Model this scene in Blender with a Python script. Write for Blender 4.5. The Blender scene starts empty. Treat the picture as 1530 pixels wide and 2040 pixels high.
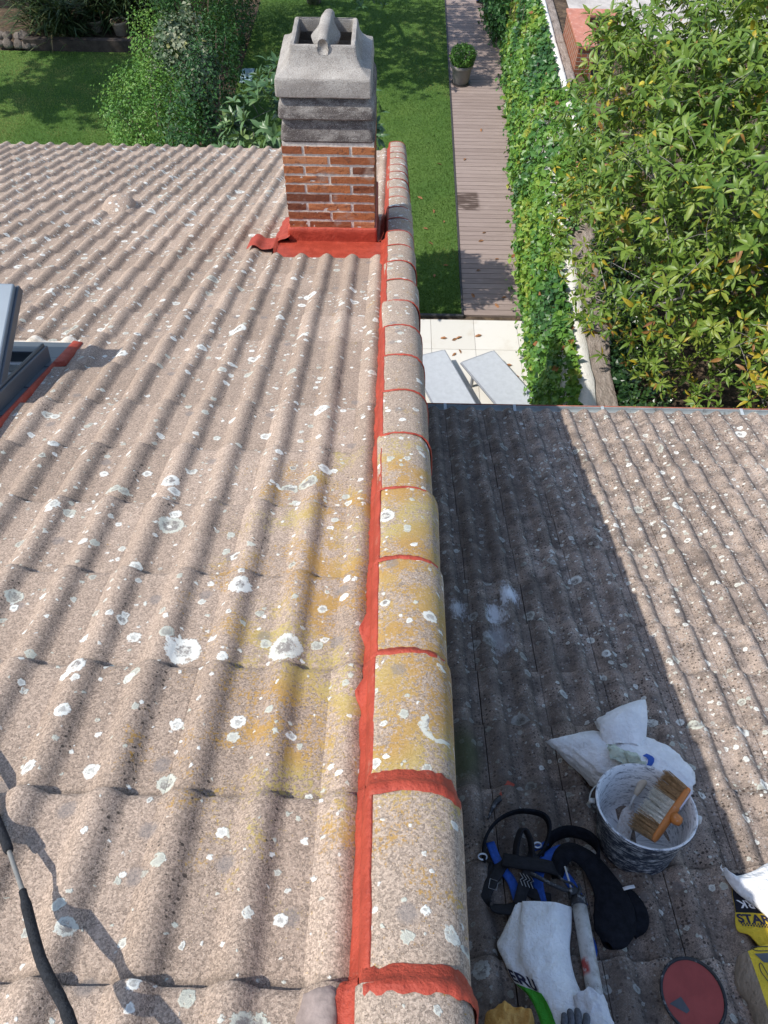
import bpy, math, random
import numpy as np
from mathutils import Vector, Matrix, noise as mnoise

random.seed(7)
RNG = np.random.default_rng(11)
scene = bpy.context.scene

# ------------------------------------------------------------------ camera, sky, sun, exposure
ZC = 9.4                                   # eye height above the garden
cam_data = bpy.data.cameras.new("camera")
cam = bpy.data.objects.new("camera", cam_data)
scene.collection.objects.link(cam)
cam_data.sensor_fit = 'VERTICAL'
cam_data.sensor_height = 36.0
cam_data.lens = 1500.0 / 2040.0 * 36.0
cam_data.clip_start = 0.05
cam_data.clip_end = 500.0
cr = Vector((0.99983714, 0.01523349, 0.00967641))
cd = Vector((0.01800655, -0.80622424, -0.59133598))
cf = Vector((-0.00120675, 0.59141391, -0.80636724))
cam.matrix_world = Matrix(((cr.x, -cd.x, -cf.x, 0), (cr.y, -cd.y, -cf.y, 0), (cr.z, -cd.z, -cf.z, ZC), (0, 0, 0, 1)))
scene.camera = cam

SUN_DIR = Vector((0.728, 0.255, -1.0)).normalized()
sun_elev = math.asin(-SUN_DIR.z)
sun_rot = math.atan2(-SUN_DIR.x, -SUN_DIR.y) % (2 * math.pi)
world = bpy.data.worlds.new("World")
scene.world = world
world.use_nodes = True
wn = world.node_tree
sky = wn.nodes.new('ShaderNodeTexSky')
sky.sky_type = 'NISHITA'
sky.sun_disc = False
sky.sun_elevation = sun_elev
sky.sun_rotation = sun_rot
bgn = wn.nodes['Background']
bgn.inputs['Strength'].default_value = 0.15
wn.links.new(sky.outputs[0], bgn.inputs['Color'])
sd = bpy.data.lights.new("sun", 'SUN')
sd.energy = 3.35
sd.angle = math.radians(0.55)
sd.color = (1.0, 0.95, 0.87)
so = bpy.data.objects.new("sun", sd)
scene.collection.objects.link(so)
so.rotation_euler = SUN_DIR.to_track_quat('-Z', 'Y').to_euler()
so.location = (-8, -4, 25)
scene.view_settings.view_transform = 'Standard'
scene.view_settings.look = 'None'
scene.view_settings.exposure = 0.66
scene.view_settings.gamma = 1.0
scene.render.engine = 'CYCLES'
scene.cycles.max_bounces = 6
scene.cycles.use_denoising = True

# ------------------------------------------------------------------ frames
TH = math.radians(19.7837)
S = Vector((0, math.cos(TH), -math.sin(TH)))     # down the slope, away from the eye
N = Vector((0, math.sin(TH), math.cos(TH)))      # roof normal
HL, HR = 1.27, 2.70                              # eye distance from the upper / lower roof plane


def frame(h):
    o = Vector((0, 0, ZC)) - N * h
    return Matrix(((1, S.x, N.x, o.x), (0, S.y, N.y, o.y), (0, S.z, N.z, o.z), (0, 0, 0, 1)))


FL, FR = frame(HL), frame(HR)
ID = Matrix.Identity(4)
COURSE = 0.3333

# ------------------------------------------------------------------ object helpers
def link(o):
    scene.collection.objects.link(o)
    return o


def thing(name, label, cat, M=ID, group=None):
    o = bpy.data.objects.new(name, None)
    o.empty_display_size = 0.1
    link(o)
    o.matrix_world = M
    o['label'] = label
    o['category'] = cat
    if group:
        o['group'] = group
    return o


def tag(o, label, cat, group=None):
    o['label'] = label
    o['category'] = cat
    if group:
        o['group'] = group
    return o


def T(x, y, z):
    return Matrix.Translation((x, y, z))


WORLD = {}                                       # own record of world matrices (no depsgraph needed)


def put(o, parent, M):
    """parent o and give it world matrix M"""
    if parent is not None:
        o.parent = parent
        pm = WORLD.get(parent.name, parent.matrix_world)
        o.matrix_local = pm.inverted() @ M
    else:
        o.matrix_world = M
    WORLD[o.name] = M.copy()
    return o


class MB:
    """collects verts / faces / a per-vertex 'tint' value; build() links ONE mesh object"""

    def __init__(self):
        self.v, self.f, self.t, self.s = [], [], [], []
        self.cur = 0.5
        self.side = 0.0

    def add(self, vs, fs, tint=None, side=None):
        b = len(self.v)
        self.v.extend([tuple(p) for p in vs])
        self.f.extend([tuple(i + b for i in f) for f in fs])
        n = len(vs)
        self.t.extend([self.cur if tint is None else tint] * n)
        self.s.extend(list(side) if side is not None else [self.side] * n)
        return b

    def box(self, x0, x1, y0, y1, z0, z1, tint=None):
        vs = [(x0, y0, z0), (x1, y0, z0), (x1, y1, z0), (x0, y1, z0), (x0, y0, z1), (x1, y0, z1), (x1, y1, z1), (x0, y1, z1)]
        fs = [(0, 3, 2, 1), (4, 5, 6, 7), (0, 1, 5, 4), (1, 2, 6, 5), (2, 3, 7, 6), (3, 0, 4, 7)]
        self.add(vs, fs, tint)

    def grid(self, pts, closed_u=False, tint=None, side=None):
        """pts[i][j] -> sheet; closed_u joins the last j to the first"""
        r, c = len(pts), len(pts[0])
        vs = [p for row in pts for p in row]
        fs = []
        for i in range(r - 1):
            for j in range(c if closed_u else c - 1):
                k = (j + 1) % c
                fs.append((i * c + j, i * c + k, (i + 1) * c + k, (i + 1) * c + j))
        self.add(vs, fs, tint, side)

    def tube(self, pts, radii, n=8, caps=True, tint=None, squash=1.0, upv=None):
        pts = [Vector(p) for p in pts]
        if not isinstance(radii, (list, tuple)):
            radii = [radii] * len(pts)
        rows = []
        ref = Vector(upv) if upv is not None else Vector((0.31, 0.17, 0.93))
        for i, p in enumerate(pts):
            d = (pts[min(i + 1, len(pts) - 1)] - pts[max(i - 1, 0)])
            if d.length < 1e-9:
                d = Vector((0, 0, 1))
            d.normalize()
            a = d.cross(ref)
            if a.length < 1e-4:
                a = d.cross(Vector((1, 0, 0)))
            a.normalize()
            b = d.cross(a)
            rows.append([p + (a * math.cos(2 * math.pi * k / n) + b * math.sin(2 * math.pi * k / n) * squash) * radii[i] for k in range(n)])
        base = len(self.v)
        self.grid(rows, closed_u=True, tint=tint)
        if caps:
            self.f.append(tuple(base + k for k in range(n))[::-1])
            L = (len(rows) - 1) * n
            self.f.append(tuple(base + L + k for k in range(n)))

    def ribbon(self, pts, width, thick, wdir, tint=None):
        """flat strap swept along pts; wdir = direction(s) of the strap's width"""
        pts = [Vector(p) for p in pts]
        rows = []
        for i, p in enumerate(pts):
            d = (pts[min(i + 1, len(pts) - 1)] - pts[max(i - 1, 0)]).normalized()
            w = Vector(wdir[i] if isinstance(wdir, list) else wdir)
            w = (w - d * w.dot(d))
            w.normalize()
            n = d.cross(w)
            hw = (width[i] if isinstance(width, list) else width) / 2
            ht = thick / 2
            rows.append([p - w * hw - n * ht, p - w * hw * .5 - n * ht * 1.3, p + w * hw * .5 - n * ht * 1.3, p + w * hw - n * ht,
                         p + w * hw + n * ht, p + w * hw * .5 + n * ht * 1.3, p - w * hw * .5 + n * ht * 1.3, p - w * hw + n * ht])
        base = len(self.v)
        self.grid(rows, closed_u=True, tint=tint)
        self.f.append(tuple(base + k for k in range(8))[::-1])
        L = (len(rows) - 1) * 8
        self.f.append(tuple(base + L + k for k in range(8)))

    def lathe(self, prof, n=32, cx=0, cy=0, tint=None, wob=0.0):
        rows = []
        for r, z in prof:
            rows.append([(cx + r * (1 + wob * math.sin(3 * a + z * 9)) * math.cos(a), cy + r * (1 + wob * math.cos(2 * a)) * math.sin(a), z) for a in [2 * math.pi * k / n for k in range(n)]])
        self.grid(rows, closed_u=True, tint=tint)

    def build(self, name, mat, parent=None, M=ID, smooth=True, org=(0, 0, 0)):
        o0 = Vector(org)
        me = bpy.data.meshes.new(name)
        me.from_pydata([(p[0] - o0.x, p[1] - o0.y, p[2] - o0.z) for p in self.v], [], self.f)
        if smooth:
            me.polygons.foreach_set('use_smooth', [True] * len(me.polygons))
        a = me.attributes.new('tint', 'FLOAT', 'POINT')
        a.data.foreach_set('value', self.t)
        a = me.attributes.new('side', 'FLOAT', 'POINT')
        a.data.foreach_set('value', self.s)
        me.materials.append(mat)
        o = bpy.data.objects.new(name, me)
        link(o)
        put(o, parent, M @ T(*o0))
        return o


def bevel(o, w, seg=2, angle=30):
    m = o.modifiers.new('bevel', 'BEVEL')
    m.width = w
    m.segments = seg
    m.limit_method = 'ANGLE'
    m.angle_limit = math.radians(angle)
    return o


def crisp(o, deg=32):
    """mark edges sharper than deg so that cast arrises stay crisp"""
    import bmesh
    bm = bmesh.new()
    bm.from_mesh(o.data)
    for e in bm.edges:
        if len(e.link_faces) == 2 and e.calc_face_angle(0) > math.radians(deg):
            e.smooth = False
    bm.to_mesh(o.data)
    bm.free()
    return o


def catmull(pts, per=6):
    P = [Vector(p) for p in pts]
    P = [P[0] * 2 - P[1]] + P + [P[-1] * 2 - P[-2]]
    out = []
    for i in range(1, len(P) - 2):
        for k in range(per):
            t = k / per
            a, b, c, d = P[i - 1], P[i], P[i + 1], P[i + 2]
            out.append(0.5 * ((2 * b) + (c - a) * t + (2 * a - 5 * b + 4 * c - d) * t * t + (3 * b - a - 3 * c + d) * t ** 3))
    out.append(P[-2])
    return out


def nz(p, s=1.0, o=0.0):
    return mnoise.noise(Vector((p[0] * s + o, p[1] * s - o * 0.7, p[2] * s + o * 1.3)))


def np_noise(P, scale, off=0.0):
    return np.array([mnoise.noise(Vector((p[0] * scale + off, p[1] * scale - off, p[2] * scale + 2 * off))) for p in P])


def fast_mesh(name, V, loops, starts, totals, tint, mat, parent=None, M=ID, smooth=True):
    me = bpy.data.meshes.new(name)
    me.vertices.add(len(V))
    me.vertices.foreach_set('co', np.ascontiguousarray(V, dtype=np.float32).ravel())
    me.loops.add(len(loops))
    me.loops.foreach_set('vertex_index', loops.astype(np.int32))
    me.polygons.add(len(starts))
    me.polygons.foreach_set('loop_start', starts.astype(np.int32))
    me.polygons.foreach_set('loop_total', totals.astype(np.int32))
    me.polygons.foreach_set('use_smooth', np.full(len(starts), smooth, dtype=bool))
    me.update(calc_edges=True)
    a = me.attributes.new('tint', 'FLOAT', 'POINT')
    a.data.foreach_set('value', tint.astype(np.float32))
    me.materials.append(mat)
    o = bpy.data.objects.new(name, me)
    link(o)
    put(o, parent, M)
    return o


def unit(a):
    return a / np.maximum(np.linalg.norm(a, axis=1, keepdims=True), 1e-9)


def leaf_arrays(B, D, U, L, W, droop, fold=0.18):
    """long folded leaves, 8 verts / 6 faces each"""
    D = unit(D)
    Sd = unit(np.cross(D, U))
    U = np.cross(Sd, D)
    n = len(B)
    V = np.zeros((n, 8, 3))

    def c(s):
        return B + D * (L * s)[:, None] - U * (droop * L * s * s)[:, None]
    one = np.ones(n)
    V[:, 0] = c(0 * one)
    for i, (s, w) in enumerate(((0.36, 0.95), (0.70, 0.80))):
        m = c(s * one)
        V[:, 1 + 3 * i] = m - Sd * (W * w / 2)[:, None] + U * (fold * W * w)[:, None]
        V[:, 2 + 3 * i] = m
        V[:, 3 + 3 * i] = m + Sd * (W * w / 2)[:, None] + U * (fold * W * w)[:, None]
    V[:, 7] = c(one)
    fl = np.array([0, 2, 1, 0, 3, 2, 2, 5, 4, 1, 2, 3, 6, 5, 5, 7, 4, 5, 6, 7])
    tot = np.array([3, 3, 4, 4, 3, 3])
    st = np.array([0, 3, 6, 10, 14, 17])
    loops = (fl[None] + 8 * np.arange(n)[:, None]).ravel()
    starts = (st[None] + 20 * np.arange(n)[:, None]).ravel()
    totals = np.tile(tot, n)
    return V.reshape(-1, 3), loops, starts, totals, 8


def small_leaf_arrays(B, D, U, L, W, fold=0.2):
    """small folded leaves, 4 verts / 2 triangles each"""
    D = unit(D)
    Sd = unit(np.cross(D, U))
    U = np.cross(Sd, D)
    n = len(B)
    V = np.zeros((n, 4, 3))
    V[:, 0] = B
    m = B + D * (L * 0.5)[:, None] + U * (fold * W)[:, None]
    V[:, 1] = m - Sd * (W / 2)[:, None]
    V[:, 2] = B + D * L[:, None]
    V[:, 3] = m + Sd * (W / 2)[:, None]
    fl = np.array([0, 2, 1, 0, 3, 2])
    loops = (fl[None] + 4 * np.arange(n)[:, None]).ravel()
    starts = 3 * np.arange(2 * n)
    totals = np.full(2 * n, 3)
    return V.reshape(-1, 3), loops, starts, totals, 4


# ------------------------------------------------------------------ material helpers
class NT:
    def __init__(self, name):
        self.m = bpy.data.materials.new(name)
        self.m.use_nodes = True
        self.nt = self.m.node_tree
        self.b = self.nt.nodes['Principled BSDF']
        self.out = self.nt.nodes['Material Output']

    def node(self, typ, ins=None, **props):
        n = self.nt.nodes.new(typ)
        for k, v in props.items():
            setattr(n, k, v)
        for k, v in (ins or {}).items():
            self.set(n.inputs[k], v)
        return n

    def set(self, sock, v):
        if isinstance(v, bpy.types.NodeSocket):
            self.nt.links.new(v, sock)
        elif isinstance(v, (tuple, list)) and len(v) == 3 and sock.type == 'RGBA':
            sock.default_value = (*v, 1)
        else:
            sock.default_value = v

    def coord(self, which='Object'):
        return self.node('ShaderNodeTexCoord').outputs[which]

    def math(self, op, a, b=0.0, c=None, clamp=False):
        n = self.node('ShaderNodeMath', operation=op, use_clamp=clamp)
        self.set(n.inputs[0], a)
        self.set(n.inputs[1], b)
        if c is not None:
            self.set(n.inputs[2], c)
        return n.outputs[0]

    def mix(self, f, a, b, mode='MIX'):
        n = self.node('ShaderNodeMix', data_type='RGBA', blend_type=mode)
        self.set(n.inputs[0], f)
        self.set(n.inputs[6], a)
        self.set(n.inputs[7], b)
        return n.outputs[2]

    def noise(self, vec, scale, detail=3.0, rough=0.55, col=False):
        n = self.node('ShaderNodeTexNoise', {'Vector': vec, 'Scale': scale, 'Detail': detail, 'Roughness': rough})
        return n.outputs['Color' if col else 'Fac']

    def voro(self, vec, scale, dim='2D', rnd=1.0):
        n = self.node('ShaderNodeTexVoronoi', {'Vector': vec, 'Scale': scale, 'Randomness': rnd}, voronoi_dimensions=dim)
        return n.outputs['Distance'], n.outputs['Color']

    def sep(self, vec):
        return self.node('ShaderNodeSeparateXYZ', {0: vec}).outputs

    def ss(self, v, a, b, lo=0.0, hi=1.0):
        n = self.node('ShaderNodeMapRange', interpolation_type='SMOOTHSTEP')
        for k, q in enumerate((v, a, b, lo, hi)):
            self.set(n.inputs[k], q)
        return n.outputs[0]

    def ramp(self, f, stops):
        n = self.node('ShaderNodeValToRGB', {0: f})
        e = n.color_ramp.elements
        while len(e) < len(stops):
            e.new(0.5)
        for i, (p, c) in enumerate(stops):
            e[i].position = p
            e[i].color = (*c, 1) if len(c) == 3 else c
        return n.outputs[0]

    def attr(self, name):
        return self.node('ShaderNodeAttribute', attribute_name=name).outputs['Fac']

    def bump(self, h, dist, strength=1.0):
        n = self.node('ShaderNodeBump', {'Height': h, 'Distance': dist, 'Strength': strength})
        self.set(self.b.inputs['Normal'], n.outputs[0])
        return n.outputs[0]

    def done(self, col, rough=0.7, spec=0.3, metal=0.0):
        self.set(self.b.inputs['Base Color'], col)
        self.set(self.b.inputs['Roughness'], rough)
        self.b.inputs['Specular IOR Level'].default_value = spec
        self.b.inputs['Metallic'].default_value = metal
        return self.m


def simple(name, col, rough=0.6, spec=0.3, metal=0.0, var=0.15, scale=20.0, bump=0.0, bscale=80.0, dirt=None, dirt_amt=0.35):
    m = NT(name)
    co = m.coord()
    f = m.noise(co, scale, 5.0, 0.6)
    dark = tuple(c * (1 - var) for c in col)
    lite = tuple(min(1, c * (1 + var)) for c in col)
    c = m.mix(m.ss(f, .3, .7), dark, lite)
    if dirt:
        g = m.noise(co, scale * 2.3, 6.0, 0.7)
        c = m.mix(m.ss(g, 0.62 - dirt_amt * .3, 0.74), c, dirt)
    if bump:
        m.bump(m.noise(co, bscale, 4.0, 0.6), bump)
    return m.done(c, rough, spec, metal)


# ------------------------------------------------------------------ roof tile material
def tile_material(name, base, lit, soot, yellow_x, lich=1.0, lap0=0.547, lap_amt=.45, dust=None, moss=None, yellow_amt=1.0):
    m = NT(name)
    co = m.coord()
    x, t, n = m.sep(co)[0:3]
    p2 = m.node('ShaderNodeCombineXYZ', {0: x, 1: t, 2: 0.0}).outputs[0]
    tint = m.attr('tint')
    side = m.attr('side')
    c = m.mix(tint, base, lit)  # random tone per tile between its two own colours
    cloud = m.noise(p2, 5.0, 4.0, 0.6)
    c = m.mix(m.ss(cloud, .35, .75, 0, .35), c, tuple(b * .78 for b in base))
    # mineral grit: pale, pink and dark grains of a few millimetres
    gd, gc = m.voro(co, 300.0, '3D')
    gv = m.sep(gc)[0]
    grain = m.math('MULTIPLY_ADD', gv, 1.0, 0.55)
    gr = m.node('ShaderNodeCombineXYZ', {0: grain, 1: grain, 2: grain}).outputs[0]
    c = m.mix(0.8, c, gr, 'MULTIPLY')
    gn0 = m.noise(co, 560.0, 2.0, 0.7)
    gn = m.math('SUBTRACT', gn0, m.math('MULTIPLY', side, m.ss(m.noise(p2, 9.0, 4.0, .6), .3, .65, .02, .12)))
    c = m.mix(m.ss(gn, .57, .70, 0, .75), c, (0.68, 0.56, 0.46))
    c = m.mix(m.ss(gn, .43, .31, 0, .8), c, (0.085, 0.062, 0.050))
    # grey-brown weathering in the pans and on one flank of the rolls
    wth = m.noise(p2, 11.0, 6.0, 0.65)
    wth2 = m.math('ADD', wth, m.math('MULTIPLY', side, 0.08))
    fine = m.noise(p2, 150.0, 3.0, 0.7)
    wth3 = m.math('ADD', wth2, m.math('MULTIPLY', m.math('SUBTRACT', fine, .5), .30))
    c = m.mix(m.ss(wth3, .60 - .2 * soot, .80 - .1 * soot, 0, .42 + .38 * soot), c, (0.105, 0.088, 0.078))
    # black algae dots
    bd, bc = m.voro(p2, 75.0)
    mask = m.math('ADD', m.noise(p2, 3.3, 4.0, .6), m.math('MULTIPLY', side, 0.16))
    thr = m.ss(mask, .48 - .12 * soot, .78, 0.02, .34 + .14 * soot)
    rb = m.math('MULTIPLY', m.sep(bc)[0], thr)
    c = m.mix(m.ss(m.math('SUBTRACT', rb, bd), 0.0, .08, 0, .8), c, (0.028, 0.024, 0.022))
    if soot > .5:
        fd, fc = m.voro(p2, 62.0)
        fr, fg, fb = m.sep(fc)[0:3]
        pick = m.math('MULTIPLY', m.math('GREATER_THAN', fr, .62), m.ss(m.noise(p2, 5.0, 3.0, .6), .35, .6, .25, 1.0))
        dot = m.math('MULTIPLY', pick, m.ss(fd, m.math('MULTIPLY_ADD', fg, .22, .10), m.math('MULTIPLY_ADD', fg, .22, .20), 1, 0))
        c = m.mix(m.math('MULTIPLY', dot, .82), c, (0.045, 0.032, 0.028))
        fd, fc = m.voro(m.node('ShaderNodeVectorMath', {0: p2, 1: (4.1, 1.9, 0)}, operation='ADD').outputs[0], 70.0)
        fr, fg, fb = m.sep(fc)[0:3]
        dot = m.math('MULTIPLY', m.math('GREATER_THAN', fr, .80), m.ss(fd, m.math('MULTIPLY_ADD', fg, .25, .08), m.math('MULTIPLY_ADD', fg, .25, .18), 1, 0))
        c = m.mix(m.math('MULTIPLY', dot, .6), c, (0.42, 0.40, 0.38))
    # dirt in creases beside the rolls; under each lap it also paints shade
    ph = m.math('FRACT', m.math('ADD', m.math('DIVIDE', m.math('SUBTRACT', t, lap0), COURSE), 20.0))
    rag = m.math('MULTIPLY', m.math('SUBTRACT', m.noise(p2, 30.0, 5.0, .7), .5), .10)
    lap_dirt_shade = m.ss(m.math('ADD', ph, rag), .015, .075, 1, 0)
    c = m.mix(m.math('MULTIPLY', lap_dirt_shade, lap_amt), c, (0.060, 0.050, 0.044))
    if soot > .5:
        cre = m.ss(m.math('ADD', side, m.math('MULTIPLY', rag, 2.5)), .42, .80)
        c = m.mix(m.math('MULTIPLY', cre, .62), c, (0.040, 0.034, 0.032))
    # yellow / orange lichen
    yn = m.noise(p2, 8.5, 8.0, .74)
    yf = m.noise(p2, 130.0, 4.0, .75)
    fall = m.ss(m.math('ABSOLUTE', m.math('SUBTRACT', x, yellow_x)), 0.05, 0.62, 0.11 * yellow_amt, -0.13)
    ft = m.ss(m.math('ABSOLUTE', m.math('SUBTRACT', t, 1.48)), 0.45, .95, 0.06, -0.10)
    yv = m.math('ADD', m.math('ADD', yn, fall), m.math('ADD', ft, m.math('MULTIPLY', m.math('SUBTRACT', yf, .5), .85)))
    ycol = m.mix(m.ss(m.noise(p2, 2.5, 2.0), .38, .55), (0.44, 0.35, 0.10), (0.43, 0.24, 0.04))
    c = m.mix(m.ss(yv, .66, .73, 0, .72), c, ycol)
    sdd, scc = m.voro(m.node('ShaderNodeVectorMath', {0: p2, 1: (2.3, 7.7, 0)}, operation='ADD').outputs[0], 6.5)
    s_r, s_g, s_b = m.sep(scc)[0:3]
    st_ = m.math('MULTIPLY', m.math('LESS_THAN', s_r, .28), m.ss(m.math('ADD', m.math('DIVIDE', sdd, 6.5), m.math('MULTIPLY', m.math('SUBTRACT', m.noise(p2, 60.0, 3.0, .7), .5), .02)), .022, .010))
    c = m.mix(m.math('MULTIPLY', st_, .55), c, (0.20, 0.185, 0.18))
    # crustose lichen rosettes, white rim and grey heart
    wob = m.noise(p2, 85.0, 3.0, .6, col=True)
    wv = m.node('ShaderNodeVectorMath', {0: wob, 1: (0.5, 0.5, 0.5)}, operation='SUBTRACT').outputs[0]
    wv = m.node('ShaderNodeVectorMath', {0: wv, 3: 0.017}, operation='SCALE').outputs[0]
    pw = m.node('ShaderNodeVectorMath', {0: p2, 1: wv}, operation='ADD').outputs[0]
    hole = m.noise(p2, 70.0, 3.0, .7)
    clus = m.ss(m.noise(p2, 1.9, 4.0, .6), .36, .62, .5, 2.0)
    rim = m.math('SUBTRACT', m.noise(p2, 190.0, 3.0, .7), .5)
    hgt = None
    for (sc, dens, r0, r1, off, heart) in ((3.9, .50 * lich, .009, .042, 0.0, .95), (8.0, .50 * lich, .006, .021, 3.7, .62), (14.0, .46 * lich, .003, .014, 9.1, .35), (27.0, .30 * lich, .002, .007, 5.3, .0)):
        po = m.node('ShaderNodeVectorMath', {0: pw, 1: (off, off * 1.7, 0)}, operation='ADD').outputs[0]
        d, cc = m.voro(po, sc)
        r, g, b = m.sep(cc)[0:3]
        rad = m.math('MULTIPLY_ADD', m.math('MULTIPLY', g, g), r1 - r0, r0)
        dm = m.math('ADD', m.math('DIVIDE', d, sc), m.math('MULTIPLY', rim, m.math('MULTIPLY', rad, .55)))
        on = m.math('LESS_THAN', r, m.math('MULTIPLY', clus, dens))
        ins = m.math('MULTIPLY', m.ss(m.math('SUBTRACT', rad, dm), -.0006, .0014), on)
        ringv = m.math('DIVIDE', dm, rad)
        inner = m.ss(ringv, m.math('MULTIPLY_ADD', b, .34, .30), m.math('MULTIPLY_ADD', b, .34, .50), 1, 0)
        inner = m.math('MULTIPLY', inner, heart)
        pale = m.mix(m.ss(b, .3, .9), (0.74, 0.74, 0.68), (0.52, 0.53, 0.45))
        lc = m.mix(m.math('MULTIPLY', inner, m.ss(hole, .36, .56)), pale, (0.22, 0.20, 0.185))
        keep = m.math('MULTIPLY', ins, m.ss(hole, .33, .43, .2, 1.0))
        c = m.mix(m.math('MULTIPLY', keep, m.ss(g, 0, .25, .55, .95)), c, lc)
        hgt = keep if hgt is None else m.math('MAXIMUM', hgt, keep)
    # bigger merged colonies
    big = m.noise(pw, 3.1, 3.0, .6)
    bigf = m.math('ADD', big, m.math('MULTIPLY', m.math('SUBTRACT', hole, .5), .16))
    band = m.math('MULTIPLY', m.ss(bigf, .722, .737), .8 * min(lich, 1.0))
    c = m.mix(band, c, m.mix(m.ss(hole, .35, .6), (0.24, 0.235, 0.21), (0.62, 0.62, 0.55)))
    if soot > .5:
        alg_shade = m.math('ADD', m.ss(x, .2, 1.7, .34, .0), m.math('MULTIPLY', m.math('SUBTRACT', m.noise(p2, 4.0, 6.0, .7), .5), 1.1))  # algae mottle that also paints the shaded band beside the taller house darker
        c = m.mix(m.ss(alg_shade, .02, .36, 0, .68), c, (0.088, 0.070, 0.059))
    if dust:
        for (dx, dt, rx, rt, amt) in dust:
            ex = m.math('DIVIDE', m.math('SUBTRACT', x, dx), rx)
            et = m.math('DIVIDE', m.math('SUBTRACT', t, dt), rt)
            q = m.math('SQRT', m.math('ADD', m.math('MULTIPLY', ex, ex), m.math('MULTIPLY', et, et)))
            q = m.math('ADD', q, m.math('MULTIPLY', m.math('SUBTRACT', m.noise(p2, 16.0, 5.0, .75), .5), 1.6))
            q = m.math('ADD', q, m.math('MULTIPLY', m.math('SUBTRACT', m.noise(m.node('ShaderNodeMapping', {0: p2, 3: (120.0, 30.0, 1.0)}).outputs[0], 1.0, 4.0, .75), .5), 1.8))
            c = m.mix(m.ss(q, .25, .95, amt, 0), c, (0.74, 0.75, 0.77))
    if moss:
        for (dx, dt, rx, rt, amt) in moss:
            ex = m.math('DIVIDE', m.math('SUBTRACT', x, dx), rx)
            et = m.math('DIVIDE', m.math('SUBTRACT', t, dt), rt)
            q = m.math('SQRT', m.math('ADD', m.math('MULTIPLY', ex, ex), m.math('MULTIPLY', et, et)))
            c = m.mix(m.ss(q, .3, 1.2, amt, 0), c, (0.07, 0.085, 0.035))
    h = m.math('ADD', m.math('MULTIPLY', gn, .7), m.math('MULTIPLY', gv, .5))
    h = m.math('ADD', h, m.math('MULTIPLY', hgt, .5))
    h = m.math('ADD', h, m.math('MULTIPLY', wth, .9))
    m.bump(h, 0.0022, 0.9)
    return m.done(c, 0.92, 0.15)


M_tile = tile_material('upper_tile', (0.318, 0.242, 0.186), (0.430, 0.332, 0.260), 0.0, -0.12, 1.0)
M_cap = tile_material('verge_tile', (0.340, 0.265, 0.206), (0.398, 0.314, 0.246), 0.08, 0.06, 0.75, lap_amt=0.0, yellow_amt=1.3)
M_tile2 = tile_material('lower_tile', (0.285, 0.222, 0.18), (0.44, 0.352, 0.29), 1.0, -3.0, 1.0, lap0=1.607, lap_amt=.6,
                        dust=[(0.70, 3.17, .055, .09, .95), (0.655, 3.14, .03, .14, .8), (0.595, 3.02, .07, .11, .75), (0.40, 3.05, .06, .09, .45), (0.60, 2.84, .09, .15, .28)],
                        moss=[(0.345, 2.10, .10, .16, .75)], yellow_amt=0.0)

# red elastic sealant, brushed on by hand
m = NT('red_sealant')
co = m.coord()
f1 = m.noise(co, 16.0, 4.0)
c = m.mix(m.ss(f1, .3, .7), (0.30, 0.042, 0.022), (0.40, 0.062, 0.034))
f2 = m.noise(co, 120.0, 4.0, .7)
c = m.mix(m.ss(f2, .56, .72, 0, .6), c, (0.19, 0.026, 0.018))
c = m.mix(m.ss(m.noise(co, 22.0, 5.0, .7), .60, .70, 0, .45), c, (0.40, 0.16, 0.11))
m.bump(m.math('ADD', f2, m.math('MULTIPLY', m.noise(co, 40.0, 3.0), 1.2)), 0.004, .9)
M_seal = m.done(c, 0.55, 0.35)
M_putty = simple('grey_putty', (0.25, 0.20, 0.18), 0.6, .3, var=.2, scale=40, bump=.004, bscale=30)


# ------------------------------------------------------------------ tiles
def prof_upper(x):
    u = (x + 0.07) / 0.15
    d = abs(u - round(u)) * 0.15
    if d < 0.041:
        return 0.0258 * math.cos(math.pi / 2 * d / 0.041) ** .96
    return 0.0


def side_upper(x):
    u = (x + 0.07) / 0.15
    s = u - round(u)
    return max(0.0, 1 - abs(s - 0.21) / 0.17)


def prof_lower(x):
    """low roll: long easy rise on the left, quick fall into a crease on the right"""
    u = (x - 0.825) / 0.15
    s = (u - round(u)) * 0.15
    if s < 0:
        w = 0.056
        return 0.031 * math.cos(math.pi / 2 * min(1, -s / w)) ** 1.05
    w = 0.038
    return 0.031 * math.cos(math.pi / 2 * min(1, s / w)) ** .75


def side_lower(x):
    u = (x - 0.825) / 0.15
    s = u - round(u)
    return max(0.0, 1 - abs(s - 0.25) / 0.12) * .8


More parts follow.
